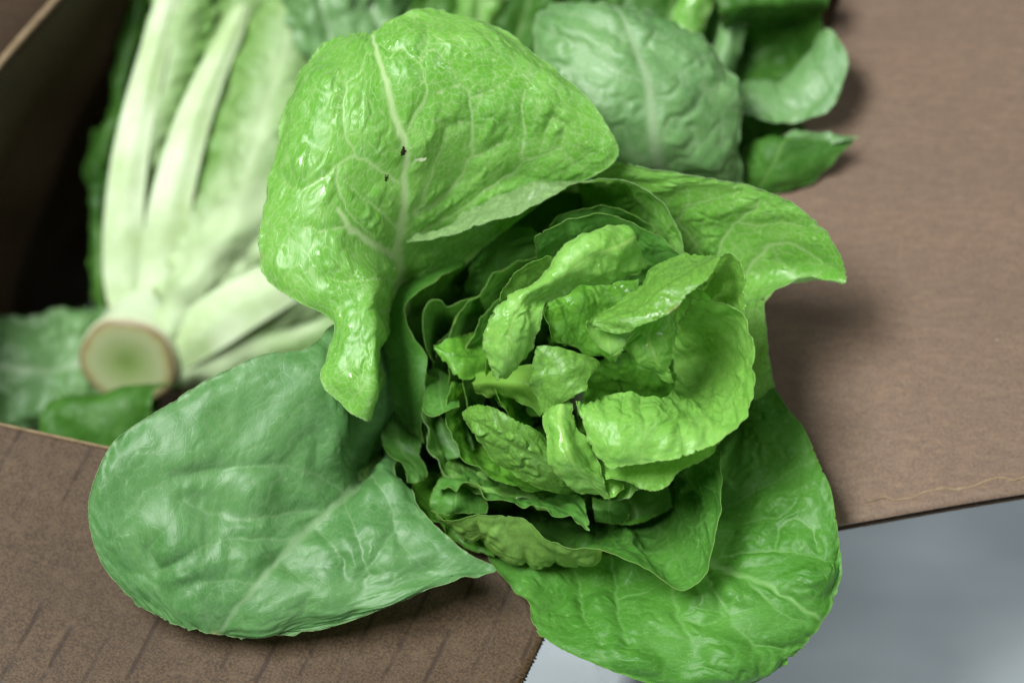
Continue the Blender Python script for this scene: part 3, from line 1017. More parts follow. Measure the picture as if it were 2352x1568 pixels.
low = [
    [(772, 742, -1.4), (800, 830, -0.9), (806, 920, -1.0), (800, 1020, -2.0), (838, 1085, -4.5), (860, 1075, -3.8), (880, 1062, -2.6), (905, 1075, -2.2)],
    [(700, 802, -0.48), (745, 890, 0.0), (760, 980, -0.18), (765, 1070, -0.9), (812, 1120, -1.8), (860, 1105, -1.2), (905, 1110, -0.72), (945, 1130, -0.96)],
    [(600, 815, 0.03), (660, 920, 0.21), (700, 1010, 0.03), (720, 1100, -0.36), (775, 1156, -1.02), (850, 1160, -0.39), (920, 1170, -0.09), (975, 1180, -0.15)],
    [(470, 876, 0.27), (560, 970, 0.45), (620, 1050, 0.27), (670, 1140, 0.0), (735, 1192, -0.42), (830, 1215, 0.15), (930, 1225, 0.33), (1020, 1225, 0.33)],
    [(360, 945, 0.65), (460, 1030, 0.77), (545, 1100, 0.65), (620, 1185, 0.5), (690, 1233, 0.14), (800, 1260, 0.59), (930, 1275, 0.65), (1080, 1273, 0.71)],
    [(266, 1008, 0.77), (380, 1090, 0.83), (480, 1160, 0.77), (570, 1230, 0.68), (645, 1278, 0.38), (760, 1310, 0.71), (900, 1322, 0.71), (1138, 1310, 0.77)],
    [(222, 1090, 1.07), (330, 1160, 1.07), (430, 1225, 1.07), (530, 1280, 1.1), (605, 1322, 0.86), (720, 1355, 1.07), (860, 1368, 1.01), (1010, 1342, 1.07)],
    [(203, 1165, 0.95), (300, 1225, 0.95), (390, 1285, 1.01), (490, 1330, 1.1), (570, 1365, 0.92), (670, 1393, 1.01), (780, 1402, 0.89), (900, 1388, 0.95)],
    [(214, 1245, 0.83), (295, 1290, 0.83), (375, 1340, 0.89), (460, 1378, 1.04), (537, 1405, 0.92), (620, 1425, 0.83), (700, 1430, 0.65), (785, 1432, 0.77)],
    [(250, 1318, 0.71), (310, 1348, 0.59), (370, 1383, 0.71), (440, 1412, 0.86), (510, 1435, 0.74), (570, 1446, 0.59), (630, 1450, 0.47), (690, 1452, 0.65)],
    [(318, 1388, 0.59), (360, 1412, 0.29), (410, 1434, 0.41), (455, 1446, 0.62), (495, 1453, 0.56), (530, 1459, 0.41), (570, 1462, 0.35), (610, 1462, 0.59)],
]
leaf(lettuce, rooted(low), M_lower, mid=4, veins=low_veins, auto='none', cell=1.5, pucker=0.20, wave=0.10, ruffle=0.05, tert=0.5, blister=0.25, groove=1.1, rag=0.018, crumple=0.02)

# --- big outer leaf, lower right
br_veins = [
    ([(1450, 1160), (1540, 1240), (1627, 1284), (1700, 1318), (1777, 1350), (1840, 1395), (1885, 1420)], 0.14),
    ([(1627, 1284), (1700, 1268), (1780, 1265), (1850, 1275), (1915, 1290)], 0.06),
    ([(1540, 1240), (1620, 1190), (1700, 1150), (1780, 1110), (1850, 1060)], 0.06),
    ([(1390, 1180), (1400, 1260), (1415, 1350), (1420, 1420), (1440, 1480)], 0.08),
    ([(1500, 1230), (1540, 1340), (1560, 1420), (1590, 1490), (1560, 1540)], 0.08),
    ([(1600, 1280), (1650, 1370), (1690, 1440), (1730, 1480), (1800, 1490)], 0.07),
    ([(1700, 1318), (1750, 1370), (1800, 1410), (1850, 1430)], 0.05),
    ([(1780, 1265), (1790, 1210), (1830, 1190), (1870, 1220), (1880, 1270)], 0.05),
    ([(1650, 1280), (1700, 1200), (1790, 1190), (1830, 1160)], 0.05),
    ([(1415, 1380), (1480, 1360), (1540, 1330)], 0.045),
    ([(1300, 1250), (1330, 1330), (1340, 1420), (1380, 1480)], 0.05),
    ([(1560, 1420), (1620, 1440), (1660, 1420), (1650, 1370)], 0.045),
]
brl = [
    [(1120, 1255, -2.5), (1180, 1245, -4), (1260, 1220, -5), (1340, 1180, -6), (1420, 1130, -6), (1500, 1070, -6.2), (1560, 1000, -6.5), (1640, 900, -6.5), (1700, 840, -6)],
    [(1148, 1320, -1.0), (1210, 1300, -2.2), (1300, 1265, -3), (1380, 1225, -3.6), (1455, 1165, -4), (1550, 1100, -4.2), (1620, 1030, -4.6), (1700, 940, -4.6), (1760, 870, -4.3)],
    [(1216, 1395, 0.6), (1270, 1365, -0.4), (1350, 1320, -1.4), (1430, 1275, -2.0), (1510, 1218, -2.4), (1600, 1150, -2.8), (1680, 1075, -3.1), (1750, 990, -3.2), (1812, 938, -3.0)],
    [(1220, 1432, 1.4), (1290, 1410, 0.5), (1380, 1370, -0.2), (1470, 1320, -0.8), (1570, 1262, -1.2), (1660, 1195, -1.7), (1740, 1120, -2.0), (1800, 1050, -2.1), (1850, 990, -2.0)],
    [(1262, 1473, 2.0), (1340, 1450, 1.4), (1430, 1410, 0.7), (1530, 1355, 0.1), (1627, 1292, -0.3), (1715, 1230, -0.8), (1790, 1160, -1.0), (1840, 1100, -1.1), (1880, 1060, -1.1)],
    [(1350, 1518, 2.2), (1420, 1490, 1.9), (1510, 1445, 1.4), (1600, 1385, 0.9), (1690, 1320, 0.5), (1765, 1265, 0.0), (1830, 1205, -0.3), (1875, 1150, -0.5), (1906, 1115, -0.5)],
    [(1470, 1562, 2.3), (1530, 1525, 2.2), (1600, 1475, 1.8), (1675, 1415, 1.4), (1750, 1352, 1.0), (1815, 1300, 0.6), (1865, 1250, 0.2), (1900, 1210, 0.0), (1920, 1190, -0.1)],
    [(1590, 1587, 2.2), (1640, 1550, 2.2), (1695, 1500, 2.0), (1755, 1445, 1.7), (1812, 1385, 1.4), (1855, 1340, 1.1), (1890, 1305, 0.8), (1915, 1275, 0.5), (1927, 1255, 0.3)],
    [(1690, 1576, 1.9), (1725, 1552, 1.9), (1765, 1518, 1.8), (1810, 1472, 1.6), (1850, 1424, 1.4), (1880, 1390, 1.2), (1905, 1358, 1.0), (1920, 1330, 0.8), (1928, 1312, 0.6)],
    [(1765, 1541, 1.5), (1790, 1527, 1.5), (1820, 1504, 1.4), (1850, 1475, 1.3), (1875, 1447, 1.2), (1892, 1422, 1.1), (1905, 1396, 1.0), (1915, 1370, 0.9), (1921, 1350, 0.8)],
]
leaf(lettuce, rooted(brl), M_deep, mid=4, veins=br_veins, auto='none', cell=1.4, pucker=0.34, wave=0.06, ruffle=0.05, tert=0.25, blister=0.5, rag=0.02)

# --- outer leaf to the right with a curled-up lower margin
r_veins = [
    ([(1560, 640), (1600, 560), (1552, 508), (1584, 468), (1580, 432)], 0.06),
    ([(1640, 620), (1650, 584), (1670, 530), (1690, 510), (1724, 488), (1750, 460)], 0.07),
    ([(1690, 670), (1716, 624), (1740, 590), (1768, 564), (1816, 558), (1856, 580), (1890, 610)], 0.10),
    ([(1584, 468), (1640, 456), (1700, 440)], 0.04),
    ([(1690, 510), (1750, 520), (1810, 510), (1860, 530)], 0.04),
    ([(1768, 564), (1790, 600), (1830, 625)], 0.04),
]
ear = [
    [(1340, 480, -6.5), (1400, 540, -7), (1460, 600, -7.2), (1520, 650, -7.4), (1570, 690, -7.4), (1610, 720, -7), (1640, 740, -6.5), (1665, 760, -6), (1685, 780, -5.5), (1700, 790, -5), (1710, 800, -4.6)],
    [(1330, 440, -5.2), (1400, 470, -5.4), (1480, 510, -5.4), (1560, 560, -5.4), (1620, 610, -5.2), (1660, 650, -5), (1690, 680, -4.8), (1705, 705, -4.4), (1715, 720, -4), (1720, 735, -3.6), (1725, 745, -3.3)],
    [(1328, 410, -4.2), (1400, 430, -4.1), (1490, 450, -4.0), (1590, 490, -3.9), (1670, 545, -3.9), (1720, 600, -4.0), (1750, 635, -4.1), (1750, 660, -3.6), (1745, 675, -3.0), (1740, 690, -2.6), (1738, 705, -2.3)],
    [(1332, 390, -3.6), (1400, 400, -3.4), (1500, 415, -3.2), (1610, 440, -2.9), (1710, 485, -2.8), (1790, 545, -2.9), (1845, 605, -3.2), (1835, 648, -3.3), (1800, 655, -2.5), (1772, 670, -2.0), (1750, 688, -1.8)],
    [(1345, 366, -3.2), (1400, 368, -3.0), (1500, 387, -2.7), (1620, 408, -2.3), (1740, 430, -2.0), (1850, 485, -1.8), (1925, 568, -1.8), (1941, 648, -2.2), (1860, 636, -1.5), (1800, 658, -1.2), (1757, 690, -1.3)],
]
leaf(lettuce, ear, M_outer, mid='none', veins=r_veins, auto='none', cell=1.1, pucker=0.12, wave=0.04, ruffle=0.03, tert=0.28)

# --- narrow leaf edge right of the heart
leaf(lettuce, [
    [(1600, 700, -8), (1600, 760, -8), (1610, 830, -8), (1620, 890, -8), (1630, 940, -8)],
    [(1690, 690, -4), (1690, 750, -4), (1700, 810, -4), (1705, 870, -4.5), (1700, 940, -5)],
    [(1730, 690, -2.4), (1730, 740, -2.2), (1738, 795, -2.4), (1742, 855, -2.8), (1745, 915, -3.8)],
    [(1759, 688, -1.6), (1757, 735, -1.4), (1767, 785, -1.6), (1770, 845, -2), (1782, 886, -3)]],
    M_outer, mid='none', auto='fan', cell=0.7, pucker=0.10, wave=0.05, ruffle=0.06, tert=0.3)

# --- leaf wrapping the heart at the top: outer face seen at left, inner face at right
leaf(lettuce, [
    [(940, 560, -7.5), (1020, 535, -8), (1110, 510, -8.5), (1190, 480, -8.5), (1270, 475, -9), (1340, 500, -9), (1400, 530, -9), (1450, 570, -9), (1480, 610, -9), (1500, 640, -9)],
    [(935, 548, -4.6), (1018, 520, -4.8), (1100, 478, -4.8), (1180, 436, -4.8), (1265, 412, -4.8), (1340, 430, -5), (1410, 470, -5.2), (1470, 520, -5.4), (1500, 570, -5.4), (1522, 615, -5.4)],
    [(935, 548, -3.2), (1018, 528, -3.0), (1100, 486, -2.8), (1180, 444, -2.6), (1265, 414, -2.6), (1340, 418, -2.8), (1422, 432, -3), (1500, 480, -3.2), (1538, 545, -3.2), (1552, 600, -3.2)],
    [(932, 557, -2.6), (1015, 547, -2.1), (1106, 517, -1.7), (1188, 493, -1.4), (1267, 454, -1.2), (1351, 415, -1.2), (1432, 415, -1.4), (1516, 463, -1.5), (1558, 530, -1.6), (1576, 592, -1.8)]],
    M_outer, mid='none', auto='fan', cell=0.9, pucker=-0.22, wave=0.04, ruffle=0.02, spacing=1.8, crumple=0.03)
# two more rims nested inside it
leaf(lettuce, [
    [(1240, 600, -8), (1320, 590, -8.5), (1400, 600, -8.5), (1460, 620, -8), (1490, 640, -8)],
    [(1250, 545, -5), (1330, 525, -5), (1405, 520, -5), (1455, 545, -5), (1480, 580, -5)],
    [(1262, 515, -3), (1330, 484, -2.6), (1405, 479, -2.6), (1465, 498, -2.6), (1505, 535, -2.6)]],
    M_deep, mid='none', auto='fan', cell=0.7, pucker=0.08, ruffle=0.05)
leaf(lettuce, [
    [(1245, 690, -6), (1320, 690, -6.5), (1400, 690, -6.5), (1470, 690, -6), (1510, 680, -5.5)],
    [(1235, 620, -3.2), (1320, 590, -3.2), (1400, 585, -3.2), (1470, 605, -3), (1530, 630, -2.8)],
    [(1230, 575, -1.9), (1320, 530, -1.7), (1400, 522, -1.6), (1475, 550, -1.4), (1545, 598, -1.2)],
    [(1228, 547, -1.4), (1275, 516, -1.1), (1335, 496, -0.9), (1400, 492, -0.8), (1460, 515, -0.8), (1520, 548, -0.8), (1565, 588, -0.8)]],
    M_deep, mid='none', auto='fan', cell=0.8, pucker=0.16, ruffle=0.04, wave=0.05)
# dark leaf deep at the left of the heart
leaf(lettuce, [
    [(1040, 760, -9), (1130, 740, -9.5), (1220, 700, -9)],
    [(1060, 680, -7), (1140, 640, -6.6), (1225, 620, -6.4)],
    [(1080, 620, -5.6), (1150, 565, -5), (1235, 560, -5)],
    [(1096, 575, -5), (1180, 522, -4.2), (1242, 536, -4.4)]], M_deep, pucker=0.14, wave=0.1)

# --- tall twisted leaf at the left
leaf(lettuce, [
    [(862, 585, -8), (960, 600, -7.2), (1070, 588, -6)],
    [(862, 640, -7.2), (950, 632, -5.6), (1044, 622, -4.2)],
    [(862, 690, -6.4), (905, 676, -4.8), (966, 667, -3)],
    [(862, 740, -5.8), (893, 722, -4.2), (931, 705, -2.5)],
    [(862, 800, -5.2), (903, 778, -3.2), (948, 768, -2.0)],
    [(865, 850, -4.8), (920, 828, -2.8), (980, 821, -2.0)],
    [(875, 900, -4.6), (925, 892, -2.8), (971, 898, -2.0)],
    [(900, 940, -4.4), (935, 942, -3.2), (968, 956, -2.3)],
    [(938, 985, -4.0), (957, 1000, -3.2), (976, 1018, -2.8)]], M_deep, auto='none', cell=1.4, pucker=0.06, wave=0.05, ruffle=0.04, rag=0.02)
# --- dark leaf with an S-shaped rim
leaf(lettuce, [
    [(1120, 740, -8), (1080, 760, -8), (1050, 770, -8), (1035, 775, -8), (1025, 780, -8), (1020, 790, -8), (1018, 800, -8), (1015, 815, -8), (1012, 830, -7.5)],
    [(1110, 705, -5), (1068, 715, -5), (1035, 725, -5), (1020, 722, -5), (1005, 730, -5), (998, 750, -5), (994, 775, -5), (996, 805, -5), (998, 835, -5)],
    [(1099, 681, -3.4), (1063, 690, -3.2), (1027, 704, -3.2), (1013, 690, -3), (990, 690, -3), (974, 712, -3), (971, 745, -3), (980, 803, -3), (997, 833, -3)]],
    M_deep, mid='none', auto='fan', cell=0.8, pucker=0.08, rag=0.01, ruffle=0.0, wave=0.02)
# --- small fin left of the heart
leaf(lettuce, [
    [(1200, 700, -5.30), (1200, 760, -4.80), (1205, 820, -4.80)],
    [(1150, 730, -3.80), (1150, 790, -2.80), (1160, 842, -3.00)],
    [(1095, 762, -2.80), (1096, 818, -1.80), (1108, 864, -1.50)],
    [(1063, 769, -2.10), (1063, 818, -1.30), (1060, 871, -1.00)],
    [(1035, 778, -1.60), (1032, 812, -1.00), (1032, 845, -1.20)],
    [(995, 788, -1.40), (997, 797, -1.30), (1002, 806, -1.40)]], M_heart_under, cell=0.7, pucker=0.08, ruffle=0.07, spacing=1.0)

# --- the heart: tightly rolled yellow-green leaves
leaf(lettuce, [
    [(1437, 521, 3.2), (1458, 545, 3.4), (1484, 610, 2.2)],
    [(1390, 527, 3.6), (1428, 562, 4.0), (1468, 627, 2.6)],
    [(1339, 541, 3.8), (1385, 578, 4.4), (1427, 642, 2.8)],
    [(1291, 570, 3.9), (1340, 600, 4.5), (1380, 654, 2.9)],
    [(1267, 598, 4.0), (1300, 632, 4.5), (1337, 655, 3.0)],
    [(1219, 656, 3.8), (1250, 662, 4.1), (1300, 674, 3.0)],
    [(1186, 667, 3.6), (1214, 684, 3.9), (1264, 690, 2.8)],
    [(1137, 703, 3.9), (1190, 714, 4.2), (1249, 704, 3.3)],
    [(1115, 759, 3.8), (1175, 750, 4.1), (1243, 752, 3.4)],
    [(1107, 803, 3.6), (1165, 792, 3.9), (1224, 797, 2.9)],
    [(1125, 840, 3.2), (1160, 835, 3.4), (1192, 833, 2.4)],
    [(1143, 872, 2.8), (1149, 869, 2.8), (1156, 866, 2.4)]], M_heart, auto='pinnate', slope=0.5, spacing=0.9, cell=0.55, pucker=0.10, wave=0.08, ruffle=0.05, crumple=0.06, saw=0.017, rag=0.035, res=0.045)
leaf(lettuce, [
    [(1230, 740, -3), (1260, 720, -3), (1300, 690, -3), (1330, 660, -3)],
    [(1170, 710, -0.5), (1200, 670, -0.3), (1240, 640, -0.2), (1285, 625, -0.4)],
    [(1148, 692, 0.4), (1172, 640, 0.6), (1212, 603, 0.8), (1268, 590, 0.6)]], M_heart_under, mid='none', auto='fan', tert=0.9, cell=0.55, pucker=0.1, under=True)
# folded leaf, pale outside up
leaf(lettuce, [
    [(1640, 587, 3.2), (1648, 591, 3.6), (1655, 590, 3.9)],
    [(1580, 584, 2.4), (1605, 608, 4.0), (1628, 640, 4.7)],
    [(1530, 597, 2.4), (1560, 638, 4.2), (1582, 678, 4.8)],
    [(1490, 622, 2.6), (1515, 665, 4.3), (1541, 718, 4.8)],
    [(1465, 655, 2.9), (1480, 697, 4.3), (1488, 743, 4.7)],
    [(1430, 685, 3.1), (1440, 720, 4.2), (1442, 763, 4.4)],
    [(1385, 715, 3.4), (1395, 735, 3.9), (1404, 766, 4.0)],
    [(1353, 737, 3.7), (1360, 745, 3.7), (1367, 752, 3.6)]], M_heart_under, auto='pinnate', slope=0.4, spacing=1.0, tert=0.9, cell=0.6, pucker=0.07, wave=0.05, ruffle=0.04, under=True, crumple=0.030, saw=0.020, rag=0.035, res=0.045)
leaf(lettuce, [
    [(1353, 738, 3.7), (1390, 745, 2.9), (1450, 760, 3.5)],
    [(1351, 760, 3.5), (1395, 770, 3.0), (1446, 774, 3.2)],
    [(1365, 785, 3.2), (1397, 792, 3.1), (1432, 797, 3.0)],
    [(1385, 808, 3.0), (1402, 812, 3.0), (1418, 812, 2.9)],
    [(1398, 819, 2.8), (1403, 821, 2.8), (1408, 818, 2.8)]], M_heart, cell=0.6, pucker=0.04, wave=0.03, spacing=0.9)
leaf(lettuce, [
    [(1450, 730, 2.00), (1500, 705, 2.20), (1556, 690, 2.00)],
    [(1440, 770, 2.20), (1500, 742, 2.60), (1554, 712, 2.40)],
    [(1427, 802, 1.90), (1490, 777, 2.60), (1551, 748, 2.40)],
    [(1440, 818, 1.70), (1500, 802, 2.40), (1553, 782, 2.20)],
    [(1465, 835, 1.50), (1512, 828, 2.10), (1545, 817, 2.00)],
    [(1511, 858, 1.30), (1530, 851, 1.70), (1540, 847, 1.80)],
    [(1538, 876, 1.20), (1543, 881, 1.30), (1548, 885, 1.30)]], M_heart, slope=0.4, spacing=0.8, cell=0.5, pucker=0.09, ruffle=0.08, rag=0.035, crumple=0.048, saw=0.030, res=0.045)
leaf(lettuce, [
    [(1290, 676, -0.40), (1340, 652, -0.40), (1470, 640, -0.80)],
    [(1249, 705, 0.90), (1340, 690, 0.10), (1460, 690, -0.50)],
    [(1252, 735, 1.00), (1330, 735, 0.20), (1450, 740, -0.50)],
    [(1260, 762, 1.00), (1330, 772, 0.40), (1440, 785, -0.50)],
    [(1272, 784, 0.80), (1332, 800, 0.50), (1425, 818, -0.40)],
    [(1296, 793, 0.50), (1345, 810, 0.30), (1410, 828, -0.40)]], M_heart_under, tert=0.9, cell=0.6, pucker=0.10, wave=0.10, ruffle=0.06, spacing=1.0, crumple=0.060, saw=0.017, res=0.045)
leaf(lettuce, [
    [(1400, 815, -0.90), (1440, 810, -1.10), (1500, 830, -1.50), (1555, 860, -2.00)],
    [(1372, 835, -1.20), (1430, 850, -1.20), (1490, 870, -1.70), (1550, 895, -2.30)],
    [(1350, 870, -2.00), (1415, 885, -1.90), (1480, 905, -2.60), (1545, 930, -3.00)],
    [(1340, 910, -3.00), (1410, 920, -3.00), (1475, 935, -3.50), (1540, 955, -3.80)],
    [(1322, 955, -3.8), (1395, 965, -3.8), (1465, 975, -4.2), (1535, 990, -4.4)]], M_heart_under, tert=0.9, cell=0.6, pucker=0.12, wave=0.12, crumple=0.072)
# small crumpled leaf in the middle and its pale stalk
leaf(lettuce, [
    [(1228, 796, 3.0), (1290, 800, 3.1), (1345, 815, 2.9), (1380, 836, 2.5)],
    [(1224, 830, 3.2), (1285, 835, 3.4), (1340, 850, 3.2), (1365, 864, 3.0)],
    [(1218, 862, 3.1), (1275, 868, 3.4), (1320, 880, 3.4), (1349, 895, 3.3)],
    [(1215, 895, 2.6), (1262, 900, 3.2), (1295, 905, 3.2), (1334, 906, 3.4)],
    [(1235, 925, 2.4), (1262, 930, 2.9), (1280, 930, 3.0), (1300, 918, 3.1)],
    [(1248, 948, 2.4), (1262, 945, 2.7), (1272, 940, 2.8), (1285, 930, 2.8)]], M_heart_under, tert=0.9, cell=0.55, pucker=0.09, wave=0.06, ruffle=0.04, spacing=0.9, under=True, crumple=0.066, saw=0.017, rag=0.035, res=0.045)
leaf(lettuce, [
    [(1076, 868, -1.90), (1084, 884, -1.40), (1092, 902, -2.00)],
    [(1150, 848, -0.70), (1150, 880, 0.20), (1150, 916, -1.00)],
    [(1220, 838, 0.00), (1215, 888, 1.00), (1205, 930, -0.20)],
    [(1300, 850, 0.20), (1275, 905, 1.00), (1245, 955, 0.20)]], M_heart_under, pucker=0.02, wave=0.04, tert=0.9, cell=1.4, spacing=3, pale=(-0.4, 1.6, 0.8), under=True)
leaf(lettuce, [
    [(1262, 930, 2.6), (1290, 925, 3.0), (1312, 920, 2.8)],
    [(1246, 958, 2.8), (1285, 955, 3.3), (1317, 942, 2.8)],
    [(1255, 1000, 3.1), (1290, 995, 3.6), (1328, 985, 2.9)],
    [(1254, 1040, 3.2), (1302, 1035, 3.7), (1362, 1030, 2.6)],
    [(1262, 1068, 3.1), (1317, 1065, 3.6), (1380, 1070, 2.5)],
    [(1290, 1102, 2.9), (1337, 1095, 3.2), (1384, 1100, 2.6)],
    [(1335, 1131, 2.2), (1365, 1125, 2.6), (1390, 1122, 2.3)],
    [(1380, 1136, 2.0), (1392, 1142, 2.0), (1404, 1150, 2.0)]], M_heart, slope=0.4, spacing=0.9, cell=0.6, pucker=0.10, wave=0.08, ruffle=0.05, crumple=0.060, saw=0.013, rag=0.035, res=0.045)
# the big cupped leaf at the right of the heart
leaf(lettuce, [
    [(1535, 770, -2.8), (1540, 790, -3), (1548, 815, -3), (1552, 840, -3), (1552, 865, -2.6), (1550, 885, -1.8), (1540, 902, -0.2), (1522, 915, 1.4), (1490, 913, 2.0), (1460, 904, 2.2), (1435, 900, 2.2), (1410, 900, 2.0), (1390, 907, 1.8), (1374, 912, 1.6)],
    [(1560, 735, -1.0), (1580, 755, -1.3), (1600, 785, -1.6), (1614, 820, -1.7), (1618, 860, -1.5), (1612, 905, -0.8), (1590, 935, 0.6), (1560, 948, 2.1), (1515, 958, 3.3), (1462, 960, 3.8), (1430, 958, 3.8), (1405, 945, 3.5), (1385, 930, 3.1), (1368, 919, 2.5)],
    [(1580, 708, 1.0), (1618, 725, 0.9), (1660, 755, 0.8), (1684, 800, 0.8), (1690, 855, 0.9), (1680, 912, 1.4), (1650, 958, 2.4), (1590, 990, 3.5), (1520, 1012, 4.1), (1452, 1022, 4.3), (1410, 1015, 4.2), (1380, 980, 4.0), (1360, 945, 3.5), (1345, 925, 3.0)],
    [(1586, 684, 2.6), (1630, 693, 3.0), (1692, 710, 3.2), (1722, 760, 3.4), (1735, 836, 3.6), (1729, 920, 3.8), (1692, 980, 4.0), (1620, 1031, 4.1), (1530, 1058, 4.1), (1440, 1067, 4.0), (1393, 1071, 3.8), (1350, 1010, 3.7), (1331, 950, 3.5), (1319, 922, 3.4)]],
    M_heart, mid='none', auto='fan', spacing=1.6, cell=0.7, pucker=0.10, wave=0.05, ruffle=0.03, crumple=0.054, saw=0.017, rag=0.035, res=0.05)
leaf(lettuce, [
    [(1600, 660, 0.3), (1615, 662, -0.4), (1628, 670, -0.5), (1636, 680, -0.5), (1640, 692, -0.2), (1640, 704, 0.5)],
    [(1632, 622, 1.6), (1650, 624, 1.2), (1666, 638, 1.1), (1674, 655, 1.1), (1679, 680, 1.3), (1675, 702, 1.7)],
    [(1655, 586, 3.0), (1682, 590, 3.2), (1698, 612, 3.3), (1709, 642, 3.3), (1715, 676, 3.2), (1702, 714, 2.8)]],
    M_heart, mid='none', auto='fan', spacing=0.9, cell=0.5, pucker=0.08, ruffle=0.08, rag=0.035, saw=0.040, res=0.045)
# leaves tucked under the cup
leaf(lettuce, [
    [(1385, 1062, 1.0), (1430, 1050, 0.8), (1480, 1045, 0.6), (1530, 1035, 0.5), (1570, 1020, 0.5), (1610, 1000, 0.4), (1650, 970, 0.2)],
    [(1388, 1085, 2.2), (1440, 1082, 2.4), (1490, 1085, 2.5), (1525, 1075, 2.3), (1555, 1058, 2.1), (1605, 1035, 2.0), (1652, 1000, 1.8)],
    [(1391, 1102, 2.6), (1440, 1109, 2.9), (1492, 1126, 3.0), (1532, 1118, 2.9), (1557, 1086, 2.6), (1607, 1059, 2.6), (1656, 1016, 2.5)]],
    M_heart, mid='none', auto='fan', spacing=1.2, cell=0.6, pucker=0.07, ruffle=0.05, crumple=0.036, saw=0.023, res=0.045)
leaf(lettuce, [
    [(1375, 1085, 0.8), (1410, 1085, 0.6), (1445, 1090, 0.5)],
    [(1384, 1112, 1.5), (1412, 1112, 1.7), (1437, 1110, 1.5)],
    [(1392, 1140, 1.9), (1410, 1146, 2.0), (1436, 1124, 1.9)]], M_heart, cell=0.5, pucker=0.06, ruffle=0.08, saw=0.026, crumple=0.030, res=0.045)
leaf(lettuce, [
    [(1420, 1095, 0.3), (1455, 1100, 0.2), (1490, 1105, 0.2)],
    [(1420, 1125, 1.0), (1450, 1128, 1.2), (1484, 1120, 1.1)],
    [(1414, 1149, 1.6), (1445, 1151, 1.7), (1475, 1130, 1.6)]], M_outer, cell=0.5, pucker=0.06, ruffle=0.08, saw=0.026, crumple=0.030, res=0.045)
# tongue-shaped leaf seen from its blistered outside
leaf(lettuce, [
    [(1320, 1080, -1.5), (1330, 1105, -1.5), (1330, 1130, -1.6)],
    [(1275, 1030, 0.8), (1290, 1085, 1.0), (1285, 1131, 0.2)],
    [(1235, 990, 2.0), (1240, 1055, 1.7), (1235, 1118, 0.7)],
    [(1195, 967, 2.3), (1192, 1032, 2.0), (1180, 1088, 0.8)],
    [(1155, 946, 2.3), (1150, 1005, 2.0), (1140, 1066, 0.8)],
    [(1118, 931, 2.0), (1116, 980, 1.8), (1113, 1026, 0.8)],
    [(1086, 930, 1.3), (1086, 965, 1.5), (1090, 998, 0.8)],
    [(1066, 950, 1.0), (1066, 957, 1.0), (1069, 967, 0.9)]], M_heart_under, tert=0.9, cell=0.65, pucker=-0.28, wave=0.05, ruffle=0.03, spacing=1.1, under=True, saw=0.013, rag=0.035, res=0.045)
# crumpled leaves between the heart and the lower left
leaf(lettuce, [
    [(978, 850, -3.6), (1010, 850, -3.8), (1045, 885, -4)],
    [(974, 880, -2.4), (1010, 885, -2.7), (1050, 905, -2.8)],
    [(972, 912, -1.6), (1010, 915, -1.8), (1054, 922, -2.0)],
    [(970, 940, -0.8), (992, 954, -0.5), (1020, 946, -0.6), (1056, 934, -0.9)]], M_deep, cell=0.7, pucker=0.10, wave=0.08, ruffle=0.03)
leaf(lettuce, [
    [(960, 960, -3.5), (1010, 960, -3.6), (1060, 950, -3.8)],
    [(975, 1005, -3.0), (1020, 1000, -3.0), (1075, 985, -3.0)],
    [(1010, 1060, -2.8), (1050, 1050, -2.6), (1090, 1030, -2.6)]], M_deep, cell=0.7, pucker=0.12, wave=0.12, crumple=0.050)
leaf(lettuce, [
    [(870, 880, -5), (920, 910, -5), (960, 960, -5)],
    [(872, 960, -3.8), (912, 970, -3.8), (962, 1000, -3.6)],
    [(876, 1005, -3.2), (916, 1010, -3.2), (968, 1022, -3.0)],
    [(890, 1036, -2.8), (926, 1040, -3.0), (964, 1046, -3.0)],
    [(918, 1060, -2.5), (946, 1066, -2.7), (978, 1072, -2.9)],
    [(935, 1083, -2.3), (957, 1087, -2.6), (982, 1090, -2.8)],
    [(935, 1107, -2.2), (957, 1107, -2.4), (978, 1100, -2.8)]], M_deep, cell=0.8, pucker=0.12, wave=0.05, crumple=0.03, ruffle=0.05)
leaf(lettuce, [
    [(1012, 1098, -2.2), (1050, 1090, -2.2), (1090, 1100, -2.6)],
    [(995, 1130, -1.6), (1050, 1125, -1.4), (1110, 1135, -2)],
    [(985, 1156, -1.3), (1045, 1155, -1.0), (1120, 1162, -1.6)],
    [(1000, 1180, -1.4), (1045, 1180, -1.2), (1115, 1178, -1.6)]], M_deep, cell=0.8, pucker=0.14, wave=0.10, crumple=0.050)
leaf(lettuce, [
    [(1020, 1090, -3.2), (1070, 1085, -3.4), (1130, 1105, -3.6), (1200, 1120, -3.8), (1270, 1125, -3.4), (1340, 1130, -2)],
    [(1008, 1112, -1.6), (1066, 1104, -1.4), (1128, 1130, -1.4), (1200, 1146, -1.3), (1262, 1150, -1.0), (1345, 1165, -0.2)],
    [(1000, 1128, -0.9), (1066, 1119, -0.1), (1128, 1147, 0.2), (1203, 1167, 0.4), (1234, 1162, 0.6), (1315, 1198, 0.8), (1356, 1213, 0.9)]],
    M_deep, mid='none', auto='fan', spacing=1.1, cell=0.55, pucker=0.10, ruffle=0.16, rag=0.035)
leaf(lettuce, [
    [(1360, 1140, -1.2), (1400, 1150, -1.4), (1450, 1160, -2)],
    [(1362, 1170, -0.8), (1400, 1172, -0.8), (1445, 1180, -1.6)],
    [(1368, 1195, -1.2), (1400, 1200, -1.4), (1430, 1205, -1.8)]], M_deep, cell=0.6, pucker=0.08)
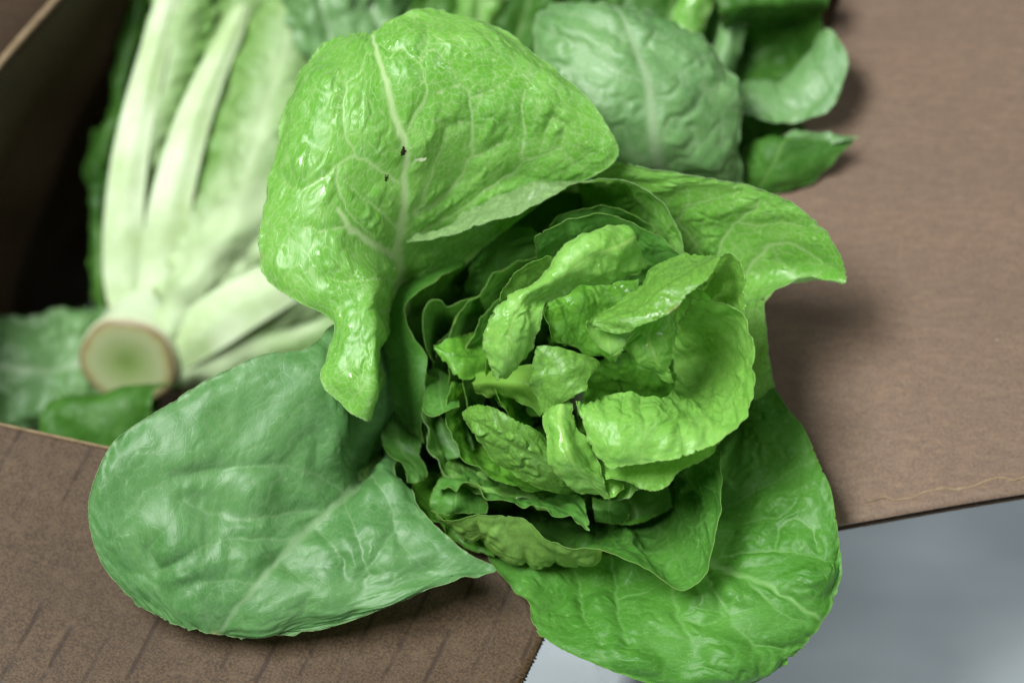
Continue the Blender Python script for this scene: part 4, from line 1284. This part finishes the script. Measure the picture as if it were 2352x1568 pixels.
# big cupped leaf below the heart: blistered outside at left, dark inside at right
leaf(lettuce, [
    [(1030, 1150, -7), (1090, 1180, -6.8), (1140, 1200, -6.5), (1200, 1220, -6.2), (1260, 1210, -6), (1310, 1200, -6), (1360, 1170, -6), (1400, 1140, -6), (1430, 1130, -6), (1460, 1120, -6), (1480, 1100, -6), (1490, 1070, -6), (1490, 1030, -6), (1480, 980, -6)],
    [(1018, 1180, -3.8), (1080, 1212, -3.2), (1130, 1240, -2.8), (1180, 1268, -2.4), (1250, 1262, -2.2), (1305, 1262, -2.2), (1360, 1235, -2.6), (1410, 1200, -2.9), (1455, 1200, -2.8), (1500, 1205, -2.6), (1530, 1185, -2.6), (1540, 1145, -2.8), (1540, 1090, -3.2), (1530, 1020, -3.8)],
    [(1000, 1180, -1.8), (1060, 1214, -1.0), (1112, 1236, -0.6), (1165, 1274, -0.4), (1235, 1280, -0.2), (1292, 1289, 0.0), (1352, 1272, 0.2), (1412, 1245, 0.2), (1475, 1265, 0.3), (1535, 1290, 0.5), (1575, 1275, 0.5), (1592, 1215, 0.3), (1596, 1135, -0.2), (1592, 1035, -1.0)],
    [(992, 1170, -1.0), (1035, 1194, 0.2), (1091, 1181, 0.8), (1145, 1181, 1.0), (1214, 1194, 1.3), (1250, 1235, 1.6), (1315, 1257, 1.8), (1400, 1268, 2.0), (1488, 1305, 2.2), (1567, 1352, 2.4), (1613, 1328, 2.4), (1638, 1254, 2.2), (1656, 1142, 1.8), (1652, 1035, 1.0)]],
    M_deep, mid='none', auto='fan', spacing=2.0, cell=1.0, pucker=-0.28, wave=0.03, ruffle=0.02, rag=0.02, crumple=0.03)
# shaded leaf between the lower left leaf and the heart
leaf(lettuce, [
    [(800, 985, -4.6), (840, 995, -5), (880, 1010, -5.4)],
    [(778, 1040, -3.6), (822, 1050, -3.8), (872, 1060, -4.4)],
    [(780, 1078, -3.0), (820, 1086, -3.2), (864, 1084, -3.8)],
    [(806, 1108, -2.8), (834, 1114, -2.9), (860, 1106, -3.3)],
    [(842, 1134, -2.6), (852, 1136, -2.7), (864, 1130, -2.9)]], M_outer, cell=0.8, pucker=0.12, wave=0.10)

# broad cupped leaves nested round the lower left of the heart
leaf(lettuce, [
    [(1090, 880, -9), (1090, 930, -9), (1105, 975, -9), (1140, 1010, -9), (1190, 1035, -9), (1250, 1050, -9), (1310, 1060, -9)],
    [(1025, 870, -5), (1018, 945, -5), (1040, 1015, -5), (1090, 1065, -5), (1160, 1095, -5), (1235, 1110, -5), (1310, 1120, -5)],
    [(995, 862, -2.9), (984, 950, -2.8), (1006, 1035, -2.6), (1060, 1095, -2.4), (1140, 1125, -2.2), (1230, 1140, -2.2), (1320, 1150, -2.4)],
    [(982, 855, -2.2), (970, 945, -1.8), (990, 1040, -1.6), (1046, 1106, -1.4), (1130, 1138, -1.2), (1230, 1152, -1.2), (1325, 1165, -1.6)]],
    M_outer, mid='none', auto='fan', spacing=1.3, cell=0.7, pucker=0.12, wave=0.05, ruffle=0.07, crumple=0.05, saw=0.012, rag=0.03)
leaf(lettuce, [
    [(1120, 890, -7), (1118, 930, -7), (1130, 970, -7), (1160, 1000, -7), (1205, 1020, -7), (1260, 1030, -7)],
    [(1062, 880, -3.4), (1056, 945, -3.4), (1075, 1005, -3.4), (1125, 1055, -3.2), (1190, 1085, -3.2), (1265, 1100, -3.4)],
    [(1035, 876, -1.4), (1028, 950, -1.0), (1048, 1025, -0.8), (1105, 1082, -0.7), (1180, 1112, -0.7), (1270, 1128, -1.0)]],
    M_heart_under, mid='none', auto='fan', spacing=1.1, cell=0.6, pucker=0.12, wave=0.05, ruffle=0.07, crumple=0.05, saw=0.015, rag=0.03)

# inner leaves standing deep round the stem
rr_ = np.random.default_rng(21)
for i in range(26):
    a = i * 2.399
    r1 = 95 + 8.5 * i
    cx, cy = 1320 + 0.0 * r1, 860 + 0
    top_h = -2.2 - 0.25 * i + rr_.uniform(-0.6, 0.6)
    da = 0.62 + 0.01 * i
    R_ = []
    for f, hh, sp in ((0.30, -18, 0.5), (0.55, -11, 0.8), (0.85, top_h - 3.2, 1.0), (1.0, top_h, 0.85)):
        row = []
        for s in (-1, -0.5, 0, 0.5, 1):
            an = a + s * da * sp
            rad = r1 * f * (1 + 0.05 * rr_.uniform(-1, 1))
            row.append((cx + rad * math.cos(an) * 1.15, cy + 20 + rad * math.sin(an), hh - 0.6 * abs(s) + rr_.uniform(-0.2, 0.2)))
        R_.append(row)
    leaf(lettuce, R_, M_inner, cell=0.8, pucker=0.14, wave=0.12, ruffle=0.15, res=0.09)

# wide inner leaves behind the gaps
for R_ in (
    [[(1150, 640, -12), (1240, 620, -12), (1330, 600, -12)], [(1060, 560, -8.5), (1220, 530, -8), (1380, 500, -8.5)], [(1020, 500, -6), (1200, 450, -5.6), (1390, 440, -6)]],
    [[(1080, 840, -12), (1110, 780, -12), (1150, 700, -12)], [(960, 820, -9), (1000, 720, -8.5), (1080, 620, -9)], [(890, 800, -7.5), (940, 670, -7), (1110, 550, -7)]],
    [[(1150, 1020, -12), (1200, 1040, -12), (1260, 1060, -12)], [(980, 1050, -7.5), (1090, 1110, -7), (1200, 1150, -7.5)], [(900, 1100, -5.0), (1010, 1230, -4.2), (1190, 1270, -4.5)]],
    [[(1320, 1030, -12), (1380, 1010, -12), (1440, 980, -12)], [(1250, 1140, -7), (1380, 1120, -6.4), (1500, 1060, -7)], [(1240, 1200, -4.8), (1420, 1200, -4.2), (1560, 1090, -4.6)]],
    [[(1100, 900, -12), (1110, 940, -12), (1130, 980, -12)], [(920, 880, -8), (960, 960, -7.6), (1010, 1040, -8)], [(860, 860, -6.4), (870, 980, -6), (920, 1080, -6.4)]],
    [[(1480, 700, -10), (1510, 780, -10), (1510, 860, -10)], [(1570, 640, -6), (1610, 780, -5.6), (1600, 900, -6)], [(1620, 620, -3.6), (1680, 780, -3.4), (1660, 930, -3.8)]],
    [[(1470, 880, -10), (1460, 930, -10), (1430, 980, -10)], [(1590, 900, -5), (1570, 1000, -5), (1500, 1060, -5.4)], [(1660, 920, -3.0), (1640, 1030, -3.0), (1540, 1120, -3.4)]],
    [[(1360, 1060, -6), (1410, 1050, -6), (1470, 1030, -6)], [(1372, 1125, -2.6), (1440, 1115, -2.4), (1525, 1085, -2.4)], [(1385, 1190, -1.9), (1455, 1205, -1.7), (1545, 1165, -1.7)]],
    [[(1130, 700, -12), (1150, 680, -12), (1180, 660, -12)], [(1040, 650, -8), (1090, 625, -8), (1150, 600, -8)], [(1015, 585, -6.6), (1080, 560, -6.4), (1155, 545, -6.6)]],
    [[(985, 1080, -5), (1050, 1110, -5), (1130, 1140, -5)], [(945, 1120, -3.0), (1010, 1170, -2.8), (1100, 1200, -2.8)], [(975, 1175, -1.7), (1040, 1240, -1.5), (1135, 1280, -1.6)]],  # dark leaf added over the flap to stand in for shade
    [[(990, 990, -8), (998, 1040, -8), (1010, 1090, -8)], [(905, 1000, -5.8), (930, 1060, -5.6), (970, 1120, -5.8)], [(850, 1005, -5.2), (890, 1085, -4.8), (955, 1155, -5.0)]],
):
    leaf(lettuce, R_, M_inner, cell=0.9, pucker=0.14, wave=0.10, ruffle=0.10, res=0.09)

# thin nested leaves round the left and lower side of the heart, only their rims show
hx, hy = 1375.0, 860.0
rn = np.random.default_rng(33)
nest = [(-158, 230, -0.6, 34), (-178, 275, -1.6, 40), (200, 320, -2.8, 40), (172, 215, -0.4, 26), (78, 270, -0.8, 28), (150, 345, -3.4, 44), (125, 320, -2.8, 40)]
for k, (ang, rad, hh, wd) in enumerate(nest):
    R_ = []
    wob = [rn.uniform(-9, 9) for _ in range(7)]
    for f, dh in ((0.72, -7.0), (0.88, -3.4), (0.97, -1.1), (1.0, 0.0)):
        row = []
        for q in range(7):
            t_ = (q - 3) / 3.0
            an = math.radians(ang + t_ * wd * 1.25)
            rr = rad * f * (1 - 0.07 * t_ * t_) + wob[q] * (f - 0.6) * 2.2
            row.append((hx + rr * math.cos(an) * 1.12, hy + rr * math.sin(an), hh + dh - 1.2 * t_ * t_ * f + rn.uniform(-0.12, 0.12)))
        R_.append(row)
    leaf(lettuce, R_, M_heart_under if k % 3 == 0 else M_deep, mid='none', auto='fan', spacing=1.2, cell=0.6, pucker=0.10, wave=0.05,
         ruffle=0.05, crumple=0.04, saw=0.012, rag=0.03, res=0.055)

# ------------------------------------------------------------------ lettuces lying behind in the box
M_cut = None


def cut_mat():
    m, nt, ns, ln = nodes_of('cut_stem_face')
    at = N_(ns, 'ShaderNodeAttribute')
    at.attribute_name = 'radius'
    n = N_(ns, 'ShaderNodeTexNoise')
    n.inputs['Scale'].default_value = 160
    n.inputs['Detail'].default_value = 4
    tc = N_(ns, 'ShaderNodeTexCoord')
    ln.new(tc.outputs['Object'], n.inputs['Vector'])
    r = math_(ns, ln, 'ADD', at.outputs['Fac'], math_(ns, ln, 'MULTIPLY', math_(ns, ln, 'SUBTRACT', n.outputs['Fac'], 0.5), 0.16))
    col = ramp(ns, ln, r, [(0.0, (0.11, 0.18, 0.04)), (0.28, (0.19, 0.25, 0.09)), (0.60, (0.28, 0.31, 0.16)), (0.72, (0.26, 0.25, 0.11)), (0.79, (0.17, 0.12, 0.055)), (0.86, (0.24, 0.19, 0.11)), (0.96, (0.50, 0.55, 0.36))])
    bs = N_(ns, 'ShaderNodeBsdfPrincipled')
    ln.new(col, bs.inputs['Base Color'])
    bs.inputs['Roughness'].default_value = 0.45
    out = N_(ns, 'ShaderNodeOutputMaterial')
    ln.new(bs.outputs[0], out.inputs['Surface'])
    return m


M_cut = cut_mat()


def cut_face(parent, c, nrm, rad, name='cut_base', k=48):
    """slightly domed round cut with a browned rim"""
    nrm = np.array(nrm) / np.linalg.norm(nrm)
    b1 = np.cross(nrm, [0.1, 0.3, 1.0])
    b1 /= np.linalg.norm(b1)
    b2 = np.cross(nrm, b1)
    rings = [(1.03, -0.30), (1.06, -0.12), (1.0, 0.02), (0.92, 0.05), (0.75, 0.055), (0.5, 0.045), (0.25, 0.03), (0.08, 0.02)]
    V, at = [], []
    for r, z in rings:
        for q in range(k):
            an = 2 * math.pi * q / k
            rr = rad * r * (1 + 0.035 * math.sin(2 * an + 1) + 0.02 * math.sin(5 * an))
            V.append(c + rr * (math.cos(an) * b1 + math.sin(an) * b2) + nrm * rad * z)
            at.append((r if z > -0.1 else 1.25) / 1.2)
    F = [(i * k + q, i * k + (q + 1) % k, (i + 1) * k + (q + 1) % k, (i + 1) * k + q) for i in range(len(rings) - 1) for q in range(k)]
    F.append(tuple((len(rings) - 1) * k + q for q in range(k)))
    return mesh_obj(name, V, F, M_cut, parent, attrs={'radius': at})


hb = -20.0
c0 = W(np.array([293, 832, hb + 1.0]))
c1 = W(np.array([350, 740, hb - 0.3]))
c2 = W(np.array([450, 620, hb - 1.5]))
lay = empty('lettuce_head', W(np.array([420, 700, hb - 4])).tolist(),
            'romaine lettuce lying on its side, cut base and white ribs towards the viewer', 'lettuce')
cn = 0.45 * (c0 - c1) / np.linalg.norm(c0 - c1) + TOW * 0.75 - UP * 0.1
cn /= np.linalg.norm(cn)
tapered('stem', [c0, c0 - cn * 0.010, c0 - cn * 0.020 + (c1 - c0) * 0.35, c2 - TOW * 0.01], [0.0216, 0.0220, 0.023, 0.022], M_rib, lay)
cut_face(lay, c0, cn, 0.0222)


def rib(parent, pts, widths, thick=0.15, mat=None):
    """thick white midrib: a half-round bar following px points"""
    rows = []
    P_ = np.array(pts, float)
    t = np.gradient(P_[:, :2], axis=0)
    t /= np.linalg.norm(t, axis=1)[:, None]
    for p, w, tt in zip(P_, widths, t):
        w = w * 1.18
        nx, ny = -tt[1], tt[0]
        rows.append([(p[0] - nx * w, p[1] - ny * w, p[2] - 0.9 * thick), (p[0] - nx * w * 0.75, p[1] - ny * w * 0.75, p[2] - 0.1),
                     (p[0], p[1], p[2] + thick * 0.45),
                     (p[0] + nx * w * 0.75, p[1] + ny * w * 0.75, p[2] - 0.1), (p[0] + nx * w, p[1] + ny * w, p[2] - 0.9 * thick)])
    return leaf(parent, rows, mat or M_rib, auto='none', tert=0.05, cell=1.5, pucker=0.02, wave=0.03, ruffle=0.0, rag=0.0, res=0.12, name='midrib')


# outermost leaf with its long white rib at the left
b = leaf(lay, [
    [(300, 700, hb - 1), (320, 690, hb - 0.8), (345, 690, hb - 1.2)],
    [(262, 560, hb - .4), (300, 560, hb + .1), (352, 560, hb - 0.8)],
    [(268, 430, hb - .2), (310, 430, hb + .3), (372, 440, hb - 0.8)],
    [(290, 290, hb - .4), (345, 300, hb + .2), (420, 310, hb - 0.8)],
    [(320, 150, hb - 1), (385, 150, hb - .1), (470, 150, hb - 1)],
    [(350, -10, hb - 1.5), (420, -10, hb - .5), (500, 0, hb - 1.4)],
    [(370, -90, hb - 2), (440, -100, hb - 1), (510, -90, hb - 2)]], M_farbright, pucker=0.15, cell=0.8, wave=0.12, ruffle=0.2, res=0.1, pale=(-0.1, 0.35, 0.9))
rib(b, [(310, 720, hb), (286, 640, hb + .2), (283, 550, hb + .4), (288, 450, hb + .5), (304, 330, hb + .5), (328, 220, hb + .3), (356, 110, hb), (384, 0, hb - .3), (400, -60, hb - .5)],
    [46, 40, 39, 37, 34, 30, 26, 22, 20])
b = leaf(lay, [
    [(345, 690, hb - .8), (380, 660, hb - .3), (420, 640, hb - .6)],
    [(350, 540, hb - .4), (395, 520, hb + .3), (450, 520, hb - .4)],
    [(380, 400, hb - .4), (430, 390, hb + .3), (500, 400, hb - .4)],
    [(410, 270, hb - .8), (475, 260, hb), (560, 270, hb - .8)],
    [(440, 150, hb - 1.4), (520, 130, hb - .3), (620, 150, hb - 1.2)],
    [(480, 10, hb - 2), (570, 0, hb - .8), (680, 20, hb - 1.6)],
    [(520, -80, hb - 2.5), (610, -90, hb - 1.2), (700, -70, hb - 2)]], M_farbright, pucker=0.22, cell=0.7, wave=0.2, ruffle=0.2, res=0.1, pale=(0.0, 0.45, 1.0))
rib(b, [(372, 680, hb + .3), (376, 600, hb + .6), (386, 500, hb + 1.1), (410, 390, hb + 1.2), (446, 270, hb + 1.1), (490, 160, hb + .7), (530, 80, hb + .1), (560, 10, hb - .5)],
    [50, 46, 42, 38, 33, 26, 20, 14])
# broad front leaf, white at the base and green and crinkled towards its tip
b = leaf(lay, [
    [(330, 760, hb + .6), (370, 780, hb + 1.2), (410, 800, hb + .8)],
    [(365, 680, hb + .9), (430, 690, hb + 1.8), (490, 700, hb + 1.0)],
    [(400, 580, hb + .8), (500, 570, hb + 2.0), (600, 590, hb + 1.0)],
    [(435, 440, hb + .4), (560, 430, hb + 1.9), (700, 460, hb + .8)],
    [(465, 300, hb - .2), (600, 290, hb + 1.4), (760, 310, hb + .4)],
    [(500, 160, hb - .8), (640, 150, hb + .8), (800, 170, hb)],
    [(540, 30, hb - 1.4), (680, 20, hb + .2), (830, 40, hb - .6)],
    [(580, -60, hb - 2), (700, -70, hb - .5), (840, -50, hb - 1.2)]], M_farbright, pucker=0.26, cell=0.75, wave=0.12, ruffle=0.2, res=0.1,
    pale=(0.20, 0.52, 1.0), vein_w=1.5)
b = leaf(lay, [
    [(380, 800, hb + .4), (395, 830, hb + .7), (410, 860, hb + .2)],
    [(450, 720, hb + .8), (480, 760, hb + 1.5), (500, 800, hb + .6)],
    [(540, 620, hb + .6), (590, 680, hb + 1.6), (620, 760, hb + .6)],
    [(640, 540, hb + .4), (700, 620, hb + 1.5), (740, 720, hb + .5)],
    [(740, 480, hb), (800, 570, hb + 1), (840, 680, hb)]], M_farbright, pucker=0.12, cell=0.9, wave=0.10, res=0.1, pale=(0.45, 1.0, 1.2))
rib(b, [(390, 820, hb + .9), (470, 755, hb + 1.7), (570, 690, hb + 1.9), (690, 630, hb + 1.5), (760, 600, hb + .9)], [36, 50, 50, 40, 30], thick=0.18)
b = leaf(lay, [
    [(370, 850, hb), (380, 880, hb + .2), (390, 905, hb - .3)],
    [(460, 800, hb + .4), (480, 835, hb + .8), (490, 880, hb)],
    [(580, 740, hb + .4), (610, 790, hb + .9), (620, 850, hb)],
    [(700, 690, hb), (730, 750, hb + .6), (740, 820, hb - .2)],
    [(820, 640, hb - .4), (850, 710, hb), (860, 800, hb - .6)]], M_farbright, pucker=0.14, cell=0.9, wave=0.14, res=0.1, pale=(0.05, 0.75, 0.5))
# dark narrow leaf at its left side
leaf(lay, [
    [(225, 760, hb - 2.5), (240, 750, hb - 2), (262, 740, hb - 2.6)],
    [(208, 600, hb - 2.2), (232, 600, hb - 1.6), (262, 600, hb - 2.4)],
    [(205, 470, hb - 2.2), (228, 470, hb - 1.6), (262, 460, hb - 2.4)],
    [(195, 380, hb - 2.4), (235, 350, hb - 1.6), (280, 340, hb - 2.4)],
    [(255, 220, hb - 2.6), (285, 200, hb - 1.8), (320, 200, hb - 2.6)],
    [(270, 60, hb - 3), (310, 50, hb - 2.2), (350, 60, hb - 3)],
    [(280, -60, hb - 3.5), (320, -70, hb - 2.6), (360, -60, hb - 3.4)]], M_fardark, pucker=0.15, cell=0.8, wave=0.2, ruffle=0.10, res=0.1)

# ---- lettuce under it at the lower left: two leaves show
hl = -14.5
low_left = empty('lettuce_head', W(np.array([150, 900, hl - 6])).tolist(),
                 'lettuce lying under the cut base, pale veined leaf above the front flap', 'lettuce')
leaf(low_left, [
    [(-160, 700, hb + 1.5 - 3), (-120, 820, hb + 1.5 - 2.4), (-100, 960, hb + 1.5 - 2.5)],
    [(-60, 720, hb + 1.5 - 2.4), (-20, 840, hb + 1.5 - 1.4), (-20, 980, hb + 1.5 - 1.6)],
    [(60, 725, hb + 1.5 - 2.4), (90, 850, hb + 1.5 - 1.2), (70, 985, hb + 1.5 - 1.4)],
    [(180, 705, hb + 1.5 - 3), (200, 840, hb + 1.5 - 1.8), (180, 985, hb + 1.5 - 1.6)],
    [(280, 730, hb + 1.5 - 4), (300, 860, hb + 1.5 - 2.8), (290, 990, hb + 1.5 - 2.4)],
    [(360, 800, hb - 3.6), (370, 890, hb + 1.5 - 3.6), (360, 970, hb + 1.5 - 3.2)]], M_far, pucker=0.24, cell=1.0, wave=0.15, ruffle=0.15, res=0.1, vein_w=1.8, spacing=1.7)
leaf(low_left, [
    [(90, 1060, hl - .5), (200, 1080, hl), (330, 1090, hl)],
    [(92, 1000, hl + .2), (200, 1010, hl + .8), (340, 1010, hl + .6)],
    [(95, 950, hl + .3), (200, 945, hl + .9), (350, 930, hl + .7)],
    [(110, 925, hl), (220, 912, hl + .5), (360, 895, hl + .4)],
    [(140, 918, hl - .6), (260, 905, hl - .2), (430, 880, hl - .4)]], M_fardark, auto='none', pucker=0.10, cell=1.1, wave=0.1, res=0.1)
tapered('stem', [W(np.array([-230, 830, hl - 5])), W(np.array([-150, 830, hl - 3.5]))], [0.018, 0.012], M_stem, low_left)

# ---- lettuce at the upper right: broad grey-green leaf
hr = -8.5
up_right = empty('lettuce_head', W(np.array([1480, 150, hr - 8])).tolist(),
                 'lettuce with one broad dull grey-green leaf, just behind the foremost head', 'lettuce')
leaf(up_right, [
    [(1300, 560, hr - 6), (1440, 520, hr - 6), (1580, 500, hr - 6), (1680, 500, hr - 6), (1740, 500, hr - 6)],
    [(1280, 440, hr - 2.2), (1400, 420, hr - 1), (1520, 410, hr - .8), (1630, 415, hr - 1), (1706, 420, hr - 2)],
    [(1262, 330, hr - 1), (1380, 310, hr + .6), (1500, 300, hr + .8), (1610, 305, hr + .4), (1700, 320, hr - .8)],
    [(1244, 220, hr - .6), (1360, 200, hr + .8), (1490, 195, hr + 1.1), (1610, 205, hr + .6), (1708, 225, hr - .6)],
    [(1230, 130, hr - .6), (1340, 115, hr + .5), (1460, 110, hr + .8), (1580, 125, hr + .4), (1672, 160, hr - .7)],
    [(1222, 62, hr - .9), (1320, 45, hr), (1430, 48, hr + .2), (1530, 70, hr), (1620, 96, hr - .8)],
    [(1240, 22, hr - 1.4), (1310, 4, hr - .8), (1395, 9, hr - .6), (1470, 28, hr - .8), (1540, 56, hr - 1.2)]],
    M_far, pucker=0.16, cell=1.2, blister=0.6, wave=0.10, ruffle=0.08, res=0.1, vein_w=2.2, spacing=1.7)
# ribs of its other leaves, behind
leaf(up_right, [
    [(1500, 170, hr - 6), (1540, 180, hr - 5.6), (1580, 190, hr - 6)],
    [(1530, 80, hr - 5.6), (1565, 95, hr - 5.2), (1600, 110, hr - 5.6)],
    [(1560, -10, hr - 5.8), (1600, 5, hr - 5.4), (1636, 20, hr - 5.8)],
    [(1590, -90, hr - 6.4), (1630, -80, hr - 6), (1670, -70, hr - 6.4)]], M_outer, pucker=0.05, cell=1.1, res=0.1, auto='none')
leaf(up_right, [
    [(1620, 190, hr - 7), (1645, 195, hr - 6.6), (1680, 200, hr - 7)],
    [(1645, 90, hr - 6.6), (1675, 95, hr - 6.2), (1705, 105, hr - 6.6)],
    [(1670, 0, hr - 6.8), (1700, 5, hr - 6.4), (1735, 10, hr - 6.8)],
    [(1690, -80, hr - 7.2), (1720, -80, hr - 6.8), (1755, -70, hr - 7.2)]], M_far, pucker=0.05, cell=1.1, res=0.1, auto='none')
leaf(up_right, [
    [(1400, 200, hr - 7.5), (1500, 210, hr - 7.2), (1640, 240, hr - 7.6)],
    [(1420, 60, hr - 6.8), (1530, 70, hr - 6.6), (1660, 100, hr - 7)],
    [(1450, -60, hr - 7), (1550, -60, hr - 6.8), (1680, -40, hr - 7.2)]], M_fardark, pucker=0.2, cell=0.8, res=0.12, wave=0.2)
tapered('stem', [W(np.array([1500, 640, hr - 16])), W(np.array([1480, 560, hr - 12])), W(np.array([1480, 500, hr - 7]))], [0.018, 0.018, 0.010], M_stem, up_right)

# ---- lettuce at the far right corner: leaf with a rolled-out rim, resting on the right flap
hc = -11.0
corner = empty('lettuce_head', W(np.array([1780, 150, hc - 6])).tolist(),
               'dark curled lettuce with a pale rolled-out rim, spilling over the right flap', 'lettuce')
leaf(corner, [
    [(1640, -60, hc - 3), (1700, -70, hc - 2.6), (1760, -80, hc - 2.4), (1830, -80, hc - 2.4), (1905, -60, hc - 2.6)],
    [(1650, 20, hc - 2), (1710, 10, hc - 1.4), (1780, 0, hc - 1.0), (1840, -5, hc - 1.2), (1905, 0, hc - 1.8)],
    [(1662, 80, hc - 4.2), (1715, 75, hc - 5), (1770, 65, hc - 5), (1825, 50, hc - 4.4), (1888, 40, hc - 3)],
    [(1670, 160, hc - 5), (1725, 160, hc - 6), (1775, 160, hc - 6), (1830, 135, hc - 5), (1895, 80, hc - 3)],
    [(1680, 230, hc - 4.6), (1725, 225, hc - 5), (1785, 225, hc - 5), (1850, 190, hc - 4.4), (1905, 120, hc - 3)]],
    M_fardark, mid='none', auto='fan', pucker=0.14, cell=0.8, wave=0.08, ruffle=0.05, res=0.1, spacing=1.4, vein_w=1.6)  # darker green than the rim, painting in the shade of the cup
leaf(corner, [
    [(1680, 240, hc - 5), (1728, 235, hc - 5), (1780, 240, hc - 5), (1850, 200, hc - 4.6), (1890, 110, hc - 4)],
    [(1692, 196, hc - 1.9), (1730, 182, hc - 1.6), (1780, 194, hc - 1.8), (1835, 150, hc - 1.4), (1884, 74, hc - 1.4)],
    [(1698, 216, hc - .9), (1738, 212, hc - .6), (1795, 222, hc - .8), (1868, 178, hc - .5), (1908, 68, hc - .7)],
    [(1700, 244, hc - .3), (1746, 258, hc - .1), (1808, 266, hc - .2), (1898, 226, hc), (1940, 110, hc - .1)],
    [(1702, 258, hc), (1752, 276, hc + .2), (1815, 284, hc), (1908, 250, hc + .3), (1949, 142, hc + .1)]],
    M_far, mid='none', auto='fan', pucker=0.09, cell=1.0, wave=0.06, ruffle=0.05, res=0.1, spacing=1.6)
leaf(corner, [
    [(1640, 520, hc - 3), (1700, 520, hc - 2.6), (1770, 510, hc - 3)],
    [(1670, 420, hc - .8), (1745, 430, hc + .2), (1830, 455, hc - .4)],
    [(1704, 350, hc - .2), (1780, 370, hc + 1.0), (1880, 410, hc + .2)],
    [(1735, 326, hc), (1800, 330, hc + .9), (1925, 360, hc + .5)],
    [(1775, 314, hc - .2), (1830, 322, hc + .4), (1965, 322, hc + .4)]], M_fardark, pucker=0.14, cell=0.9, res=0.1, auto='pinnate', spacing=1.3)
leaf(corner, [
    [(1780, 330, hc - .8), (1830, 345, hc - .6), (1870, 360, hc - .6)],
    [(1800, 312, hc - .6), (1850, 322, hc), (1900, 335, hc + .4)],
    [(1828, 300, hc - .4), (1870, 304, hc + .4), (1980, 315, hc + .9)]], M_far, pucker=0.08, cell=0.9, res=0.1, auto='none')
tapered('stem', [W(np.array([1600, 560, hc - 10])), W(np.array([1650, 500, hc - 6])), W(np.array([1680, 450, hc - 3]))], [0.018, 0.016, 0.008], M_stem, corner)

# ---- lettuce at the far side of the box, behind the tall leaf
hf = -18.0
far = empty('lettuce_head', W(np.array([1050, 60, hf - 6])).tolist(),
            'dark green lettuce at the top of the picture, behind the tallest leaf', 'lettuce')
rf = np.random.default_rng(5)
far_leaves = [
    ([(800, 190), (740, 40), (720, -70)], 90, M_far, 0.0), ([(900, 180), (860, 40), (830, -80)], 80, M_far, -0.6),
    ([(960, 180), (980, 30), (1000, -80)], 85, M_fardark, -1.6), ([(1080, 200), (1100, 40), (1110, -80)], 60, M_outer, -1.0),
    ([(1160, 190), (1200, 60), (1230, -70)], 90, M_fardark, -1.6), ([(1280, 170), (1300, 30), (1330, -80)], 90, M_fardark, -1.8),
    ([(1400, 150), (1450, 20), (1480, -70)], 80, M_fardark, -1.6), ([(1030, 160), (1040, 20), (1040, -80)], 110, M_fardark, -3.0)]
for line, w, mt, dz in far_leaves:
    rows = []
    (x0, y0), (x1, y1), (x2, y2) = line
    for f in (0, 0.33, 0.66, 1.0):
        x = (1 - f)**2 * x0 + 2 * f * (1 - f) * x1 + f * f * x2
        y = (1 - f)**2 * y0 + 2 * f * (1 - f) * y1 + f * f * y2
        ww = w * (0.6 + 0.9 * f - 0.45 * f * f)
        rows.append([(x - ww, y + 10, hf + dz - 1.0), (x - ww * .5, y, hf + dz + rf.uniform(-.3, .3)), (x, y, hf + dz - .3), (x + ww * .5, y, hf + dz + rf.uniform(-.3, .3)), (x + ww, y + 10, hf + dz - 1.0)])
    leaf(far, rows, mt, pucker=0.25, cell=0.8, wave=0.2, ruffle=0.25, res=0.12, vein_w=1.6)
tapered('stem', [W(np.array([1040, 420, hf - 9])), W(np.array([1040, 320, hf - 5])), W(np.array([1040, 240, hf - 3]))], [0.02, 0.02, 0.012], M_stem, far)

leaf(corner, [
    [(1640, 420, hc - 5), (1700, 430, hc - 4.4), (1760, 440, hc - 4)],
    [(1650, 330, hc - 3), (1730, 340, hc - 2.4), (1830, 345, hc - 2.2)],
    [(1660, 240, hc - 2.6), (1740, 262, hc - 1.8), (1850, 290, hc - 1.6)]], M_fardark, pucker=0.2, cell=0.8, res=0.1, wave=0.1)
leaf(far, [
    [(1560, 260, hf + 1), (1680, 250, hf + 2), (1800, 230, hf + 2)],
    [(1560, 120, hf), (1700, 110, hf + 1), (1860, 90, hf + 1.5)],
    [(1600, -40, hf), (1720, -60, hf + 1), (1900, -50, hf + 1.5)]], M_fardark, pucker=0.25, cell=0.9, res=0.12, wave=0.2)
